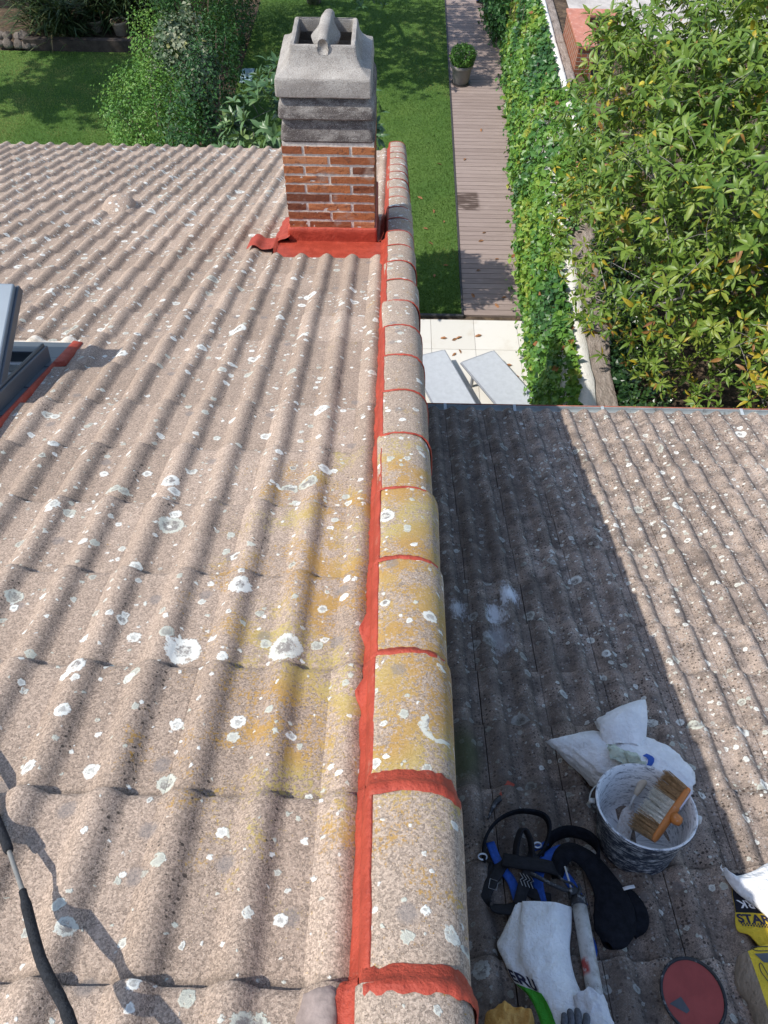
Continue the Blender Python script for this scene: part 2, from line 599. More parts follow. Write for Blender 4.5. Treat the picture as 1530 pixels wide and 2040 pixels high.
def roof_tiles(prof, side, x_left, ncols, t_ends, clip=None, skip=None, gap=0.0, lift=0.024, seed=1):
    rnd = random.Random(seed)
    mb = MB()
    for k, te in enumerate(t_ends):
        for j in range(ncols):
            xa, xb = x_left + j * 0.30, x_left + (j + 1) * 0.30
            if clip is not None:
                xb = min(xb, clip)
            if xb - xa < 0.03:
                continue
            if skip:
                sk = skip(xa, xb, te)
                if sk is True:
                    continue
                if sk:
                    xa = sk
            ns = max(4, int(round((xb - xa) / 0.30 * 28)))
            jt = 1.0 if gap > .001 else .25
            dx, dt, dn = rnd.uniform(-.001, .001) * jt, rnd.uniform(-.004, .004) * jt, rnd.uniform(-.0015, .0015) * jt
            tilt = rnd.uniform(-.003, .003) * jt
            tint = min(1, max(0, rnd.gauss(.5, .30)))
            t0, t1 = te - COURSE - 0.045, te + dt
            rows, sides = [], []
            stations = [t0, t0 + .05, t0 + .14, t0 + .23, t1 - .06, t1 - .018, t1 - .006, t1]
            for q, tt in enumerate(stations):
                row = []
                for i in range(ns + 1):
                    x = xa + gap / 2 + (xb - xa - gap) * i / ns
                    s = (tt - t0) / (t1 - t0)
                    z = prof(x) * (1.0 - .05 * (1 - s)) + lift * s + dn + tilt * (x - xa)
                    z += 0.0016 * nz((x * 14, tt * 14, seed)) + 0.001 * nz((x * 40, tt * 40, seed))
                    if q == len(stations) - 1:
                        z -= 0.006
                    elif q == len(stations) - 2:
                        z -= 0.0015
                    wig = 0.0016 * nz((x * 25, te * 9, 3)) if q >= len(stations) - 2 else 0
                    row.append((x + dx, tt + wig, z))
                    sides.append(side(x))
                rows.append(row)
            mb.grid(rows, tint=tint, side=sides)
            # lower end face and the two flanks
            end = rows[-1]
            low = [(p[0], p[1] - .002, p[2] - .022) for p in end]
            mb.grid([end, low], tint=tint)
            mb.grid([[(r[0][0], r[0][1], r[0][2] - .02) for r in rows], [r[0] for r in rows]], tint=tint)
            mb.grid([[r[-1] for r in rows], [(r[-1][0], r[-1][1], r[-1][2] - .02) for r in rows]], tint=tint)
    return mb


T0 = 0.547
ends_upper = [T0 + COURSE * k for k in range(-5, 25)]
CH_T0, CH_T1 = 4.885, 5.43            # chimney footprint along the slope (front face .. back face)
CH_X0, CH_X1 = -0.622, -0.094


def skip_upper(xa, xb, te):
    # nothing under the chimney flashing; opening for the roof window
    if xa > -0.73 and T0 + COURSE * 12.5 < te < T0 + COURSE * 13.5:
        return True
    if xa > -0.73 and te < 5.3 and te > 4.9:
        return True
    if -2.0 < xa < -1.7 and 2.05 < te < 3.3:
        return True
    if -1.7 < xa < -1.45 and 2.05 < te < 3.3:
        return -1.368
    if -2.3 < xa < -2.0 and 2.05 < te < 3.3:
        return True
    return False


house = thing('house', 'taller house under the big sunlit tiled roof that carries the brick chimney', 'house', T(-3.0, 3.0, 0))
WORLD[house.name] = T(-3.0, 3.0, 0)
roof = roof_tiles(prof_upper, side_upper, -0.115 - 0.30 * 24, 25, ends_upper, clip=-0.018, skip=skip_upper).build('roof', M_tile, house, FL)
M_under = simple('roof_underlay', (0.16, 0.12, 0.10), .9, .1, var=.2)
mb = MB()
mb.box(-7.3, -0.03, -1.2, 2.05, -.10, -.012)
mb.box(-7.3, -2.2, 2.05, 3.02, -.10, -.012)
mb.box(-1.45, -0.03, 2.05, 3.02, -.10, -.012)
mb.box(-7.3, -0.03, 3.02, 8.50, -.10, -.012)
mb.build('roof_deck', M_under, house, FL, smooth=False)

# rear slope is out of sight; walls of the taller house
M_brickwall = simple('house_render', (0.50, 0.42, 0.34), .9, .1, var=.12, scale=6, bump=.003)
mb = MB()
ye0 = -0.9
zt = lambda Y: ZC - HL * math.cos(TH) + HL * 0 - (Y + HL * math.sin(TH)) * math.tan(TH) - .13
wy1 = 7.25
V = [(-7.1, ye0, 0), (0.10, ye0, 0), (0.10, wy1, 0), (-7.1, wy1, 0), (-7.1, ye0, zt(ye0)), (0.10, ye0, zt(ye0)), (0.10, wy1, zt(wy1)), (-7.1, wy1, zt(wy1))]
mb.add(V, [(0, 3, 2, 1), (0, 1, 5, 4), (1, 2, 6, 5), (2, 3, 7, 6), (3, 0, 4, 7)])
mb.build('wall', M_brickwall, house, ID, smooth=False)

# ------------------------------------------------------------------ verge caps and red sealant
def cap_section(scale=1.0, lift=0.0, n_arc=14):
    pts = [(-0.026, -0.02), (-0.026, 0.03), (-0.0255, 0.068)]
    ctrl = [(-0.0245, 0.080), (-0.017, 0.0905), (0.000, 0.0965), (0.030, 0.1015), (0.062, 0.1025), (0.092, 0.0985), (0.117, 0.088), (0.136, 0.069), (0.147, 0.044), (0.152, 0.012), (0.154, -0.03), (0.155, -0.13)]
    pts += ctrl
    out = []
    for (x, n) in pts:
        out.append((0.06 + (x - 0.06) * scale, n * (scale if n > 0 else 1) + (lift if n > -.1 else 0)))
    return out


joint0 = 0.522
rndc = random.Random(5)
caps = []
for k in range(-5, 25):
    te = joint0 + COURSE * k
    mb = MB()
    tint = rndc.uniform(.15, .9)
    jx, jn, sk = rndc.uniform(-.002, .002), rndc.uniform(-.002, .002), rndc.uniform(-.006, .006)
    L = COURSE + .035
    t0 = te - L
    rows = []
    st = [0, .1, .3, .5, .7, .9, .965, .992, 1.0]
    for q, s in enumerate(st):
        sec = cap_section(0.945 + .055 * s, -0.006 + .016 * s)
        tt = t0 + L * s
        row = []
        for (x, n) in sec:
            xx, nn = x + jx + sk * s, n + jn
            nn += .0012 * nz((xx * 20, tt * 12, k))
            if q == len(st) - 1:
                xx, nn = .06 + (xx - .06) * .96, nn - .004
            row.append((xx, tt + .003 * nz((xx * 12, k, 1)), nn))
        rows.append(row)
    mb.grid(rows, tint=tint)
    low = [(.06 + (p[0] - .06) * .8, p[1] - .001, p[2] - .02) for p in rows[-1]]
    mb.grid([rows[-1], low], tint=tint)
    caps.append(mb.build('verge_tile', M_cap, roof, FL))

mb = MB()                                   # bead along the seam between roof field and verge
rows = []
tt = -1.1
while tt < 8.56:
    j1 = .006 * nz((tt * 9, 1, 0)) + .005 * nz((tt * 33, 4, 0)) + .003 * nz((tt * 80, 4, 0)) + .007 * max(0, nz((tt * 4.0, 9, 2)))
    j2 = .0035 * nz((tt * 12, 2, 0)) + .002 * nz((tt * 40, 6, 0))
    j3 = .004 * nz((tt * 8, 3, 0))
    ph = ((tt - T0) / COURSE) % 1.0
    lift = .024 * ph
    w = .012 if 4.4 < tt < 5.5 else 0
    wide = .018 * max(0, 1 - abs(tt - 1.13) / .04) + .016 * max(0, 1 - abs(tt - 1.34) / .05) + .03 * max(0, 1 - abs(tt - 0.50) / .07)
    xl = -.043 - w + j1 * .8 - wide
    sq = ((tt - joint0) / COURSE) % 1.0
    sq = .1 + .9 * sq
    sc = .945 + .055 * sq
    cl = -.006 + .016 * sq
    xL = .06 - .086 * sc - .003
    prof = []
    for q in range(7):
        xx = xl + (xL - .003 - xl) * q / 6
        prof.append((xx, max(prof_upper(xx), .010 + .020 * q / 6) + lift + (.0085 if q else .001) + j3 * .4))
    prof += [(xL - .002, .060 + cl), (xL - .0005, .073 * sc + cl), (xL + .005, .0825 * sc + cl + .0015), (xL + .011 + j2, .0895 * sc + cl + .0018), (xL + .014 + j2, .0912 * sc + cl + .0012), (xL + .017 + j2, .0922 * sc + cl - .003)]
    rows.append([(p[0], tt, p[1]) for p in prof])
    tt += .012
mb.grid(rows)
mb.build('sealant_bead', M_seal, roof, FL)

for k in range(-4, 25):                       # sealant over every verge joint
    te = joint0 + COURSE * k
    mb = MB()
    big = {0: 1.1, 1: 1.45, 2: .9, 3: .95}.get(k, .7)
    rows = []
    secA, secB = cap_section(1.004, .0115), cap_section(.952, -.001)
    # densify
    def dens(sec):
        o = []
        for a, b in zip(sec[1:-1], sec[2:]):
            for q in range(4):
                o.append((a[0] + (b[0] - a[0]) * q / 4, a[1] + (b[1] - a[1]) * q / 4))
        return o[4:-2]
    A, B = dens(secA), dens(secB)
    st = [(-.016 * big, 0, -.0015), (-.013 * big, 0, .0012), (-.004, 0, .0020), (.005, .45, .0022), (.012 * big, .92, .0028), (.024 * big, 1.0, .0012), (.027 * big, 1.0, -.002)]
    for q, (dt, m_, out) in enumerate(st):
        row = []
        for i, (a, b) in enumerate(zip(A, B)):
            s = i / (len(A) - 1)
            x, n = a[0] + (b[0] - a[0]) * m_, a[1] + (b[1] - a[1]) * m_
            i2 = min(i + 1, len(A) - 1)
            i1 = max(i - 1, 0)
            tx, tn = A[i2][0] - A[i1][0], A[i2][1] - A[i1][1]
            l = math.hypot(tx, tn)
            nx, nn = -tn / l, tx / l
            fade = 1 - .5 * max(0, s - .72) / .28
            jig = (.007 * nz((s * 6, k * 3.1, q < 3)) + .005 * nz((s * 20, k, 5 + (q < 3))) + .0012 * nz((s * 40, k, 2 + (q < 3)))) * (1 if q in (0, 1, 5, 6) else .3)
            row.append((x + nx * out, te + dt * fade + jig, n + nn * out + .0015 * nz((s * 30, k, q))))
        rows.append(row)
    mb.grid(rows)
    mb.build('joint_sealant', M_seal, roof, FL)

mb = MB()                                    # grey putty smeared on the last roll
rows = []
for i in range(9):
    row = []
    for j in range(9):
        u, v = i / 8, j / 8
        x = -.118 + .062 * v + .01 * nz((u * 3, v * 3, 7))
        t_ = .455 + .085 * u + .014 * nz((v * 5, u * 2, 1))
        e = min(u, 1 - u, v, 1 - v)
        row.append((x, t_, prof_upper(x) + .024 * (1 if t_ < T0 else .1) + (.006 if e > .05 else -.004) + .003 * nz((u * 9, v * 14, 2))))
    rows.append(row)
mb.grid(rows)
mb.build('putty_patch', M_putty, roof, FL)

mb = MB()                                    # domed ventilation tile
rows = []
for i in range(15):
    s = i / 14
    row = []
    for j in range(17):
        a = math.pi * j / 16
        w = .115 * math.sin(math.pi * min(1, .12 + s * .62)) ** .8 if s < .95 else .09
        h = .10 * (math.sin(math.pi / 2 * min(1, s * 1.25)) if s < .8 else 1.0 - .25 * (s - .8) / .2)
        row.append((-1.965 - w * math.cos(a), 5.56 + .30 * s, .012 + h * math.sin(a) ** .8))
    rows.append(row)
mb.grid(rows, tint=.6)
mb.grid([rows[-1], [(p[0], p[1] - .012, .01) for p in rows[-1]]], tint=.2)
mb.build('vent_tile', M_tile, roof, FL)

# ------------------------------------------------------------------ chimney (stands vertical)
base_y = (Vector((0, 0, ZC)) + S * CH_T0 - N * HL)
CY0 = base_y.y                                # front (uphill) face
CZ0 = base_y.z                                # roof plane height at the front face
CX = (CH_X0 + CH_X1) / 2
CW = (CH_X1 - CH_X0)
CD = 0.53
FC = T(CX, CY0 + CD / 2, CZ0)                 # chimney frame: centre of the plan, roof level at the front
m = NT('brick')
co = m.coord()
tint = m.attr('tint')
c = m.ramp(tint, [(0.0, (0.175, 0.064, 0.035)), (.35, (0.304, 0.101, 0.044)), (.7, (0.405, 0.147, 0.057)), (1.0, (0.478, 0.202, 0.092))])
f = m.noise(co, 32.0, 6.0, .7)
c = m.mix(m.ss(f, .52, .68, 0, .75), c, (0.13, 0.055, 0.035))
f3 = m.noise(co, 150.0, 3.0, .7)
c = m.mix(m.ss(f3, .60, .74, 0, .6), c, (0.46, 0.26, 0.16))
f4 = m.noise(co, 9.0, 3.0)
c = m.mix(m.ss(f4, .56, .70, 0, .55), c, (0.40, 0.31, 0.25))
m.bump(m.math('ADD', m.math('MULTIPLY', f, 1.5), f3), .008, .9)
M_brick = m.done(c, .85, .2)
M_mortar = simple('mortar', (0.60, 0.55, 0.48), .95, .1, var=.2, scale=60, bump=.004, bscale=150)
m = NT('weathered_concrete')
co = m.coord()
z = m.sep(co)[2]
f = m.noise(co, 7.0, 5.0, .65)
c = m.mix(m.ss(f, .3, .7), (0.27, 0.245, 0.218), (0.40, 0.372, 0.335))
g1 = m.noise(co, 260.0, 2.0, .7)
st = m.noise(m.node('ShaderNodeMapping', {0: co, 3: (7.0, 7.0, 15.0)}).outputs[0], 1.0, 7.0, .75)
tint = m.attr('tint')
c = m.mix(m.math('MULTIPLY', m.ss(st, .36, .56, .25, .92), m.ss(tint, .3, 1.0)), c, (0.075, 0.062, 0.058))
c = m.mix(m.ss(g1, .55, .70, 0, .75), c, (0.60, 0.58, 0.54))
c = m.mix(m.ss(g1, .45, .32, 0, .8), c, (0.11, 0.095, 0.088))
f5 = m.noise(co, 18.0, 5.0, .7)
c = m.mix(m.ss(f5, .56, .70, 0, .45), c, (0.19, 0.165, 0.15))
m.bump(m.math('ADD', g1, m.math('MULTIPLY', f5, 1.0)), .004, 1.0)
M_conc = m.done(c, .95, .1)

chim = MB()
hx, hy = CW / 2, CD / 2
rec = .0045
chim.box(-hx + rec, hx - rec, -hy + rec, hy - rec, -.42, .665)
chimney = chim.build('chimney', M_mortar, house, FC, smooth=False)
bk = MB()
rb = random.Random(21)
ROW, BH = 0.0585, 0.0435
z_first = .127


def brick_box(mb, x0, x1, y0, y1, z0, z1):
    """brick with a rough split face: subdivided box with jitter"""
    t = min(1, max(0, rb.gauss(.6, .25)))
    rough = rb.random() < .5
    amp = .0055 if rough else .002
    nx = 10 if abs(x1 - x0) > abs(y1 - y0) else 3
    ny = 10 if abs(y1 - y0) > abs(x1 - x0) else 3
    nzz = 5
    sd_ = rb.uniform(0, 50)
    def P(x, y, z):
        d = nz((x * 28, y * 28, z * 45), 1, sd_) * amp - (amp * .35)
        cx_, cy_ = (x0 + x1) / 2, (y0 + y1) / 2
        ox = (1 if x > cx_ else -1) if abs(x) > hx - .03 else 0
        oy = (1 if y > cy_ else -1) if abs(y) > hy - .03 else 0
        e = .0032 * nz((x * 60, y * 60, z * 60), 1, sd_)
        return (x + ox * d, y + oy * d, z + e)
    for (ax, c0) in (('y', y0), ('y', y1)):
        g = [[P(x0 + (x1 - x0) * i / nx, c0, z0 + (z1 - z0) * k / nzz) for i in range(nx + 1)] for k in range(nzz + 1)]
        if c0 == y1:
            g = [r[::-1] for r in g]
        mb.grid(g, tint=t)
    for c0 in (x0, x1):
        g = [[P(c0, y0 + (y1 - y0) * i / ny, z0 + (z1 - z0) * k / nzz) for i in range(ny + 1)] for k in range(nzz + 1)]
        if c0 == x0:
            g = [r[::-1] for r in g]
        mb.grid(g, tint=t)
    for c0 in (z0, z1):
        g = [[P(x0 + (x1 - x0) * i / nx, y0 + (y1 - y0) * k / ny, c0) for i in range(nx + 1)] for k in range(ny + 1)]
        if c0 == z0:
            g = [r[::-1] for r in g]
        mb.grid(g, tint=t)


for r in range(9):
    z0 = z_first + ROW * r
    z1 = z0 + BH + rb.uniform(-.002, .002)
    odd = (r % 2 == 0)                        # bottom row: half, full, half
    j = .016
    full = (CW - j) / 2
    d = .105                                  # leaf thickness
    xs = [(-hx, -hx + full * .44), (-hx + full * .44 + j, -hx + full * 1.5 - .002), (-hx + full * 1.5 + j, hx)] if odd else [(-hx, -hx + full), (-hx + full + j, hx)]
    for (a, b) in xs:
        brick_box(bk, a, b, -hy, -hy + d, z0, z1)
        brick_box(bk, -b, -a, hy - d, hy, z0, z1)
    ys = [(-hy + d + j, 0 - j / 2), (j / 2, hy - d - j)] if odd else [(-hy + d + j, -hy + d + j + .09), (-hy + d + 2 * j + .09, hy - d - j)]
    for (a, b) in ys:
        brick_box(bk, -hx, -hx + d, a, b, z0, z1)
        brick_box(bk, hx - d, hx, a, b, z0, z1)
bk.build('brickwork', M_brick, chimney, FC)


def ring_loft(mb, prof, rnd_r=.02, cn=4, tint=.5, amp=.0015, seed=0, tints=None):
    """lofted rounded rectangles: prof = [(half_x, half_y, z)]"""
    rows = []
    for q, (a, b, z) in enumerate(prof):
        row = []
        r = min(rnd_r, a * .45, b * .45)
        for (sx, sy, a0) in ((1, 1, 0), (-1, 1, 90), (-1, -1, 180), (1, -1, 270)):
            for k in range(cn + 1):
                an = math.radians(a0 + 90 * k / cn)
                row.append((sx * (a - r) + r * math.cos(an), sy * (b - r) + r * math.sin(an)))
            # extra points along the side that follows
        # densify sides
        full = []
        for i in range(len(row)):
            p, n_ = row[i], row[(i + 1) % len(row)]
            full.append(p)
            if i % (cn + 1) == cn:
                for k in range(1, 12):
                    full.append((p[0] + (n_[0] - p[0]) * k / 12, p[1] + (n_[1] - p[1]) * k / 12))
        rows.append([(x + amp * nz((x * 40, y * 40, z * 40), 1, seed), y + amp * nz((x * 40, y * 40, z * 40), 1, seed + 5), z + amp * nz((x * 40, y * 40, z * 40), 1, seed + 9)) for (x, y) in full])
    mb.grid(rows, closed_u=True, tint=tint)
    return rows


mb = MB()
ring_loft(mb, [(hx - .02, hy - .02, .655), (hx - .003, hy - .003, .660), (hx + .002, hy + .002, .672), (hx - .002, hy - .002, .69), (hx - .006, hy - .006, .73), (hx - .014, hy - .014, .765), (hx - .022, hy - .022, .790), (hx - .03, hy - .03, .80), (hx - .12, hy - .12, .80)], .025, tint=1.0, seed=2)
crisp(mb.build('lower_collar', M_conc, chimney, FC))
mb = MB()
ring_loft(mb, [(hx - .06, hy - .06, .787), (hx - .004, hy + .004, .789), (hx + .002, hy + .010, .798), (hx + .000, hy + .008, .835), (hx - .004, hy - .004, .86), (hx - .016, hy - .016, .885), (hx - .03, hy - .03, .902), (hx - .12, hy - .12, .902)], .025, tint=.95, seed=3)
crisp(mb.build('upper_collar', M_conc, chimney, FC))
mb = MB()
ox, oy = .146, .165                          # half opening
prof = [(hx - .05, hy - .05, .905), (hx - .012, hy + .004, .906), (hx - .006, hy + .010, .912), (hx - .005, hy + .011, .925), (hx - .007, hy + .009, .965), (hx - .010, hy + .006, .993), (hx - .014, hy + .001, 1.002), (hx - .040, hy - .026, 1.016), (hx - .064, hy - .052, 1.036), (hx - .080, hy - .072, 1.066), (hx - .088, hy - .084, 1.098), (hx - .091, hy - .088, 1.120), (hx - .095, hy - .092, 1.127), (hx - .102, hy - .100, 1.128), (ox + .004, oy + .004, 1.126), (ox, oy, 1.119), (ox, oy, 1.06), (ox + .04, oy + .04, 1.0), (ox + .05, oy + .05, .93)]
ring_loft(mb, prof, .010, cn=2, tint=.35, seed=4, amp=.0022)
mb.v = [(x - .010, y, z) for (x, y, z) in mb.v]
cowl = crisp(mb.build('cowl', M_conc, chimney, FC), 20)
mb = MB()                                     # ridge bar bridging the opening
rows = []
L0, L1 = -hy + .078, hy - .045
for i in range(25):
    s = i / 24
    y = L0 + (L1 - L0) * s
    mid = 1 - abs(s - .45) / .55
    bulge = max(0, math.cos((s - .42) * math.pi / .62)) if abs(s - .42) < .31 else 0
    wt = .026 + .006 * math.sin(s * math.pi)
    wb = .030 + .048 * bulge
    top = 1.135 + .050 * math.sin(math.pi * min(1, .1 + s * .85)) ** .7
    bot = 1.085 - .02 * bulge
    mid_z = 1.112
    sx = -.008 * (1 - s) + .006 * s
    row = [(-wt * .6, top), (-wt, top - .014), (-wt * 1.0, top - .03), (-wb, mid_z), (-wb * .8, bot), (wb * .8, bot), (wb, mid_z), (wt * 1.0, top - .03), (wt, top - .014), (wt * .6, top), (0, top + .004)]
    rows.append([(x + sx + .0012 * nz((x * 40, y * 40, z * 40), 1, 3), y, z + .0012 * nz((x * 40, y * 40, z * 40))) for (x, z) in row])
mb.grid(rows, closed_u=True, tint=.1)
nrow = len(rows[0])
mb.f.append(tuple(range(nrow)))
mb.f.append(tuple((24 * nrow + k) for k in range(nrow))[::-1])
mb.build('cowl_bar', M_conc, chimney, FC)
mb = MB()                                     # flue inside
ring_loft(mb, [(.17, .19, .93), (.12, .14, .93), (.12, .14, .70), (.01, .01, .70)], .02, tint=1, seed=6)
mb.build('flue', simple('soot', (0.05, 0.045, 0.042), .95, .1, scale=30), chimney, FC)

# red flashing round the chimney foot (roof coordinates)
mb = MB()
rows = []
tt = 4.545
ts = [4.545 + .0175 * i for i in range(0, 60)]


def flash_h(x, t):
    side_k = max(0.0, min(1.0, (x + .74) / .07))        # 0 at far left, 1 near the chimney
    h = prof_upper(x) * (1 - side_k) + .012 * side_k
    ph = max(0, (t - 4.56) / COURSE)
    return h + .006 + .022 * min(1, max(0, (t - 4.62) / .3)) * (1) + .002 * nz((x * 22, t * 22, 1)) + .001 * nz((x * 70, t * 70, 4))


rows = []
for t in [4.53 + .33 * i / 24 for i in range(25)]:
    row = []
    for i in range(61):
        x = -.868 + (.868 - .045) * i / 60
        tt = t
        if x < -.70:
            lo = 4.655 + .02 * nz((x * 14, 3, 2))
            hi = 4.86 + .012 * nz((x * 14, 8, 2))
            tt = lo + (hi - lo) * (t - 4.53) / .33
        row.append((x, tt, flash_h(x, tt) + (.024 if x < -.70 else 0)))
    rows.append(row)
mb.grid(rows)
rows = []
for i in range(22):                                      # left apron going down beside the chimney
    t = 4.80 + (5.50 - 4.80) * i / 21
    xl = -.730 + .012 * nz((t * 12, 1, 5))
    row = [(xl - .006, t, -.005)]
    for j in range(11):
        v = j / 10
        x = xl + (CH_X0 + .004 - xl) * v
        row.append((x, t, max(prof_upper(x) * (1 - v), 0) + .030 + .05 * v * v + .002 * nz((x * 30, t * 30, 2))))
    rows.append(row)
mb.grid(rows)
rows = []
for i in range(22):                                      # right apron between chimney and verge
    t = 4.855 + (5.50 - 4.855) * i / 21
    row = []
    for j in range(7):
        v = j / 6
        x = CH_X1 - .004 + (-.038 - CH_X1 + .004) * v
        row.append((x, t, .085 - .05 * math.sin(v * math.pi) + .01 * v + .002 * nz((x * 30, t * 30, 3))))
    rows.append(row)
mb.grid(rows)
mb.build('flashing', M_seal, chimney, FL)
mb = MB()                                     # painted upstand against the bricks
prof = []
for (e, z) in ((.020, -.02), (.016, .01), (.013, .03), (.013, .06), (.012, .10), (.011, .124), (.004, .130), (-.006, .131)):
    prof.append((hx + e, hy + e, z))
rows = ring_loft(mb, prof, .012, tint=.5, amp=.0035, seed=8)
mb.v = [(x, y, z - max(0, (y + hy)) * math.tan(TH) * (1.0 if z < .09 else 0.0)) for (x, y, z) in mb.v]
mb.build('upstand', M_seal, chimney, FC)

# ------------------------------------------------------------------ roof window
M_aluf = simple('flashing_aluminium', (0.105, 0.125, 0.145), .45, .5, .25, var=.08, scale=8)
M_alu = simple('grey_aluminium', (0.21, 0.25, 0.285), .42, .5, .25, var=.06, scale=8)
M_alu_d = simple('dark_aluminium', (0.085, 0.10, 0.118), .45, .5, .25, var=.08, scale=8)
m = NT('window_glass')
m.b.inputs['Transmission Weight'].default_value = .65
M_glass = m.done((0.05, 0.07, 0.09), .04, .5)
M_white = simple('white_lining', (0.7, 0.7, 0.68), .5, .3, var=.05)
mb = MB()
mb.box(-2.12, -1.372, 2.03, 2.30, .018, .026)
mb.box(-1.425, -1.372, 2.30, 2.96, .018, .026)
mb.box(-2.12, -2.06, 2.30, 2.96, .018, .026)
mb.box(-2.12, -1.372, 2.96, 3.13, .018, .026)
for t_ in (2.42, 2.66, 2.86):
    mb.box(-1.42, -1.374, t_, t_ + .004, .026, .030)
win = bevel(mb.build('roof_window', M_aluf, house, FL, smooth=False), .004)
mb = MB()
mb.box(-1.428, -1.400, 2.12, 2.94, .0, .088)
mb.box(-2.080, -2.052, 2.12, 2.94, .0, .088)
mb.box(-2.052, -1.428, 2.90, 2.94, .0, .075)
mb.box(-2.052, -1.428, 2.12, 2.16, .0, .088)
bevel(mb.build('frame', M_alu_d, win, FL, smooth=False), .005)
mb = MB()
for gx in (-1.416, -2.064):
    mb = MB()
    mb.tube([(gx, 2.14, .093), (gx, 2.93, .093)], .007, 8)
    mb.build('gasket', M_alu_d, win, FL)
mb = MB()
mb.box(-2.05, -1.43, 2.87, 2.90, -.25, .03)
mb.box(-1.45, -1.43, 2.16, 2.87, -.25, .03)
mb.box(-2.05, -2.03, 2.16, 2.87, -.25, .03)
mb.box(-2.03, -1.45, 2.835, 2.865, -.03, .0)
mb.build('lining', M_white, win, FL, smooth=False)
mb = MB()                                     # mortar closing the cut tile ends above the window
xs = [-2.13 + .77 * q / 70 for q in range(71)]
mb.grid([[(x, 3.158, -.03) for x in xs], [(x, 3.160, prof_upper(x) * 1.02 + .005) for x in xs], [(x, 3.20, prof_upper(x) * 1.02 + .003) for x in xs]])
mb.build('mortar_fill', M_mortar, win, FL)
# sash, pivoting open: slab from the pivot to the raised end
ang = math.atan2(.275, .34)
FS = FL @ T(-1.74, 2.50, .075) @ Matrix.Rotation(ang, 4, 'X')
mb = MB()
a = .318
for (x0, x1, y0, y1) in ((-a, -a + .075, -.40, .45), (a - .075, a, -.40, .45), (-a + .075, a - .075, .365, .45), (-a + .075, a - .075, -.40, -.33)):
    mb.box(x0, x1, y0, y1, -.03, .022)
sash = bevel(mb.build('sash', M_alu, win, FS, smooth=False), .006)
mb = MB()
mb.box(-a + .075, a - .075, -.33, .365, -.008, .006)
mb.build('pane', M_glass, win, FS, smooth=False)
mb = MB()
for ga in (a + .004, -a - .004):
    mb = MB()
    mb.box(ga - .006, ga + .006, -.02, .455, -.036, .002)
    bevel(mb.build('sash_rail', M_alu_d, win, FS, smooth=False), .003)
mb = MB()                                     # red sealant line along the window flashing
rows = []
for i in range(60):
    t = 2.05 + 1.09 * i / 59
    e = .004 + .006 * nz((t * 8, 2, 2)) + .004 * nz((t * 26, 6, 2)) + (.028 if t > 2.90 else 0)
    rows.append([(-1.380, t, .0285), (-1.374, t, .031), (-1.372 + e, t, .026 + .003 * nz((t * 30, 1, 0))), (-1.370 + e + .003, t, .008)])
mb.grid(rows)
mb.build('window_sealant', M_seal, win, FL)

# ------------------------------------------------------------------ lower house
lower = thing('house', 'lower house whose darker tiled roof, half in shade, holds the tools', 'house', T(2.5, 1.5, 0))
WORLD[lower.name] = T(2.5, 1.5, 0)
T0R = 1.607 - COURSE * 5
ends_lower = [1.607 + COURSE * k for k in range(-7, 12)] + [5.44]
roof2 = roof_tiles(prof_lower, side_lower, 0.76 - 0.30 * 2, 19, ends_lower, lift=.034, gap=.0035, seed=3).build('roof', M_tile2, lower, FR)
mb = MB()
mb.box(0.12, 5.8, -1.0, 5.34, -.09, -.012)
mb.build('roof_deck', M_under, lower, FR, smooth=False)
mb = MB()
zt2 = lambda Y: ZC - HR * math.cos(TH) - (Y + HR * math.sin(TH)) * math.tan(TH) - .13
y0_, y1_ = -1.2, 3.75
V = [(0.12, y0_, 0), (5.7, y0_, 0), (5.7, y1_, 0), (0.12, y1_, 0), (0.12, y0_, zt2(y0_)), (5.7, y0_, zt2(y0_)), (5.7, y1_, zt2(y1_)), (0.12, y1_, zt2(y1_))]
mb.add(V, [(0, 3, 2, 1), (0, 1, 5, 4), (1, 2, 6, 5), (2, 3, 7, 6), (3, 0, 4, 7)])
mb.build('wall', M_brickwall, lower, ID, smooth=False)
# gutter: grey trough with a thin reddish outer lip
FG = FR @ T(0, 5.43, 0) @ Matrix.Rotation(TH, 4, 'X')     # level frame at the eave
mb = MB()
rows = []
prof = [(-.005, .0)] + [(.055 + .06 * math.cos(a), -.005 + .062 * math.sin(a)) for a in [math.radians(180 + 180 * k / 12) for k in range(13)]] + [(.115, .004), (.119, .008), (.122, .002), (.119, -.012)]
for x in np.linspace(.17, 5.9, 40):
    rows.append([(x, p[0], p[1] - .02) for p in prof])
mb.grid(rows)
M_gut = simple('grey_gutter', (0.40, 0.44, 0.45), .45, .5, .1, var=.15, scale=6, dirt=(0.12, 0.11, 0.10), dirt_amt=.2)
gutter = mb.build('gutter', M_gut, lower, FG)
mb = MB()
mb.tube([(.17, .122, -.012), (5.9, .122, -.012)], .0055, 8)
mb.build('lip', simple('red_brown_lip', (0.30, 0.11, 0.075), .6, .3, var=.2), gutter, FG)
for gx in (.47, 1.03, 1.74, 2.86):
    mb = MB()
    mb.box(gx - .012, gx + .012, -.002, .118, -.009, -.004)
    mb.tube([(gx, .02, -.005), (gx, .02, .012)], .010, 8)
    mb.box(gx - .012, gx + .012, .0, .012, -.005, .020)
    mb.build('gutter_bracket', M_gut, gutter, FG, smooth=False)

# ------------------------------------------------------------------ garden: ground sheets
def structure(o):
    o['kind'] = 'structure'
    return o


def sheet(name, poly, z, mat, seg=0):
    me = bpy.data.meshes.new(name)
    me.from_pydata([(x, y, z) for x, y in poly], [], [tuple(range(len(poly)))])
    me.materials.append(mat)
    o = link(bpy.data.objects.new(name, me))
    WORLD[o.name] = ID
    return structure(o)


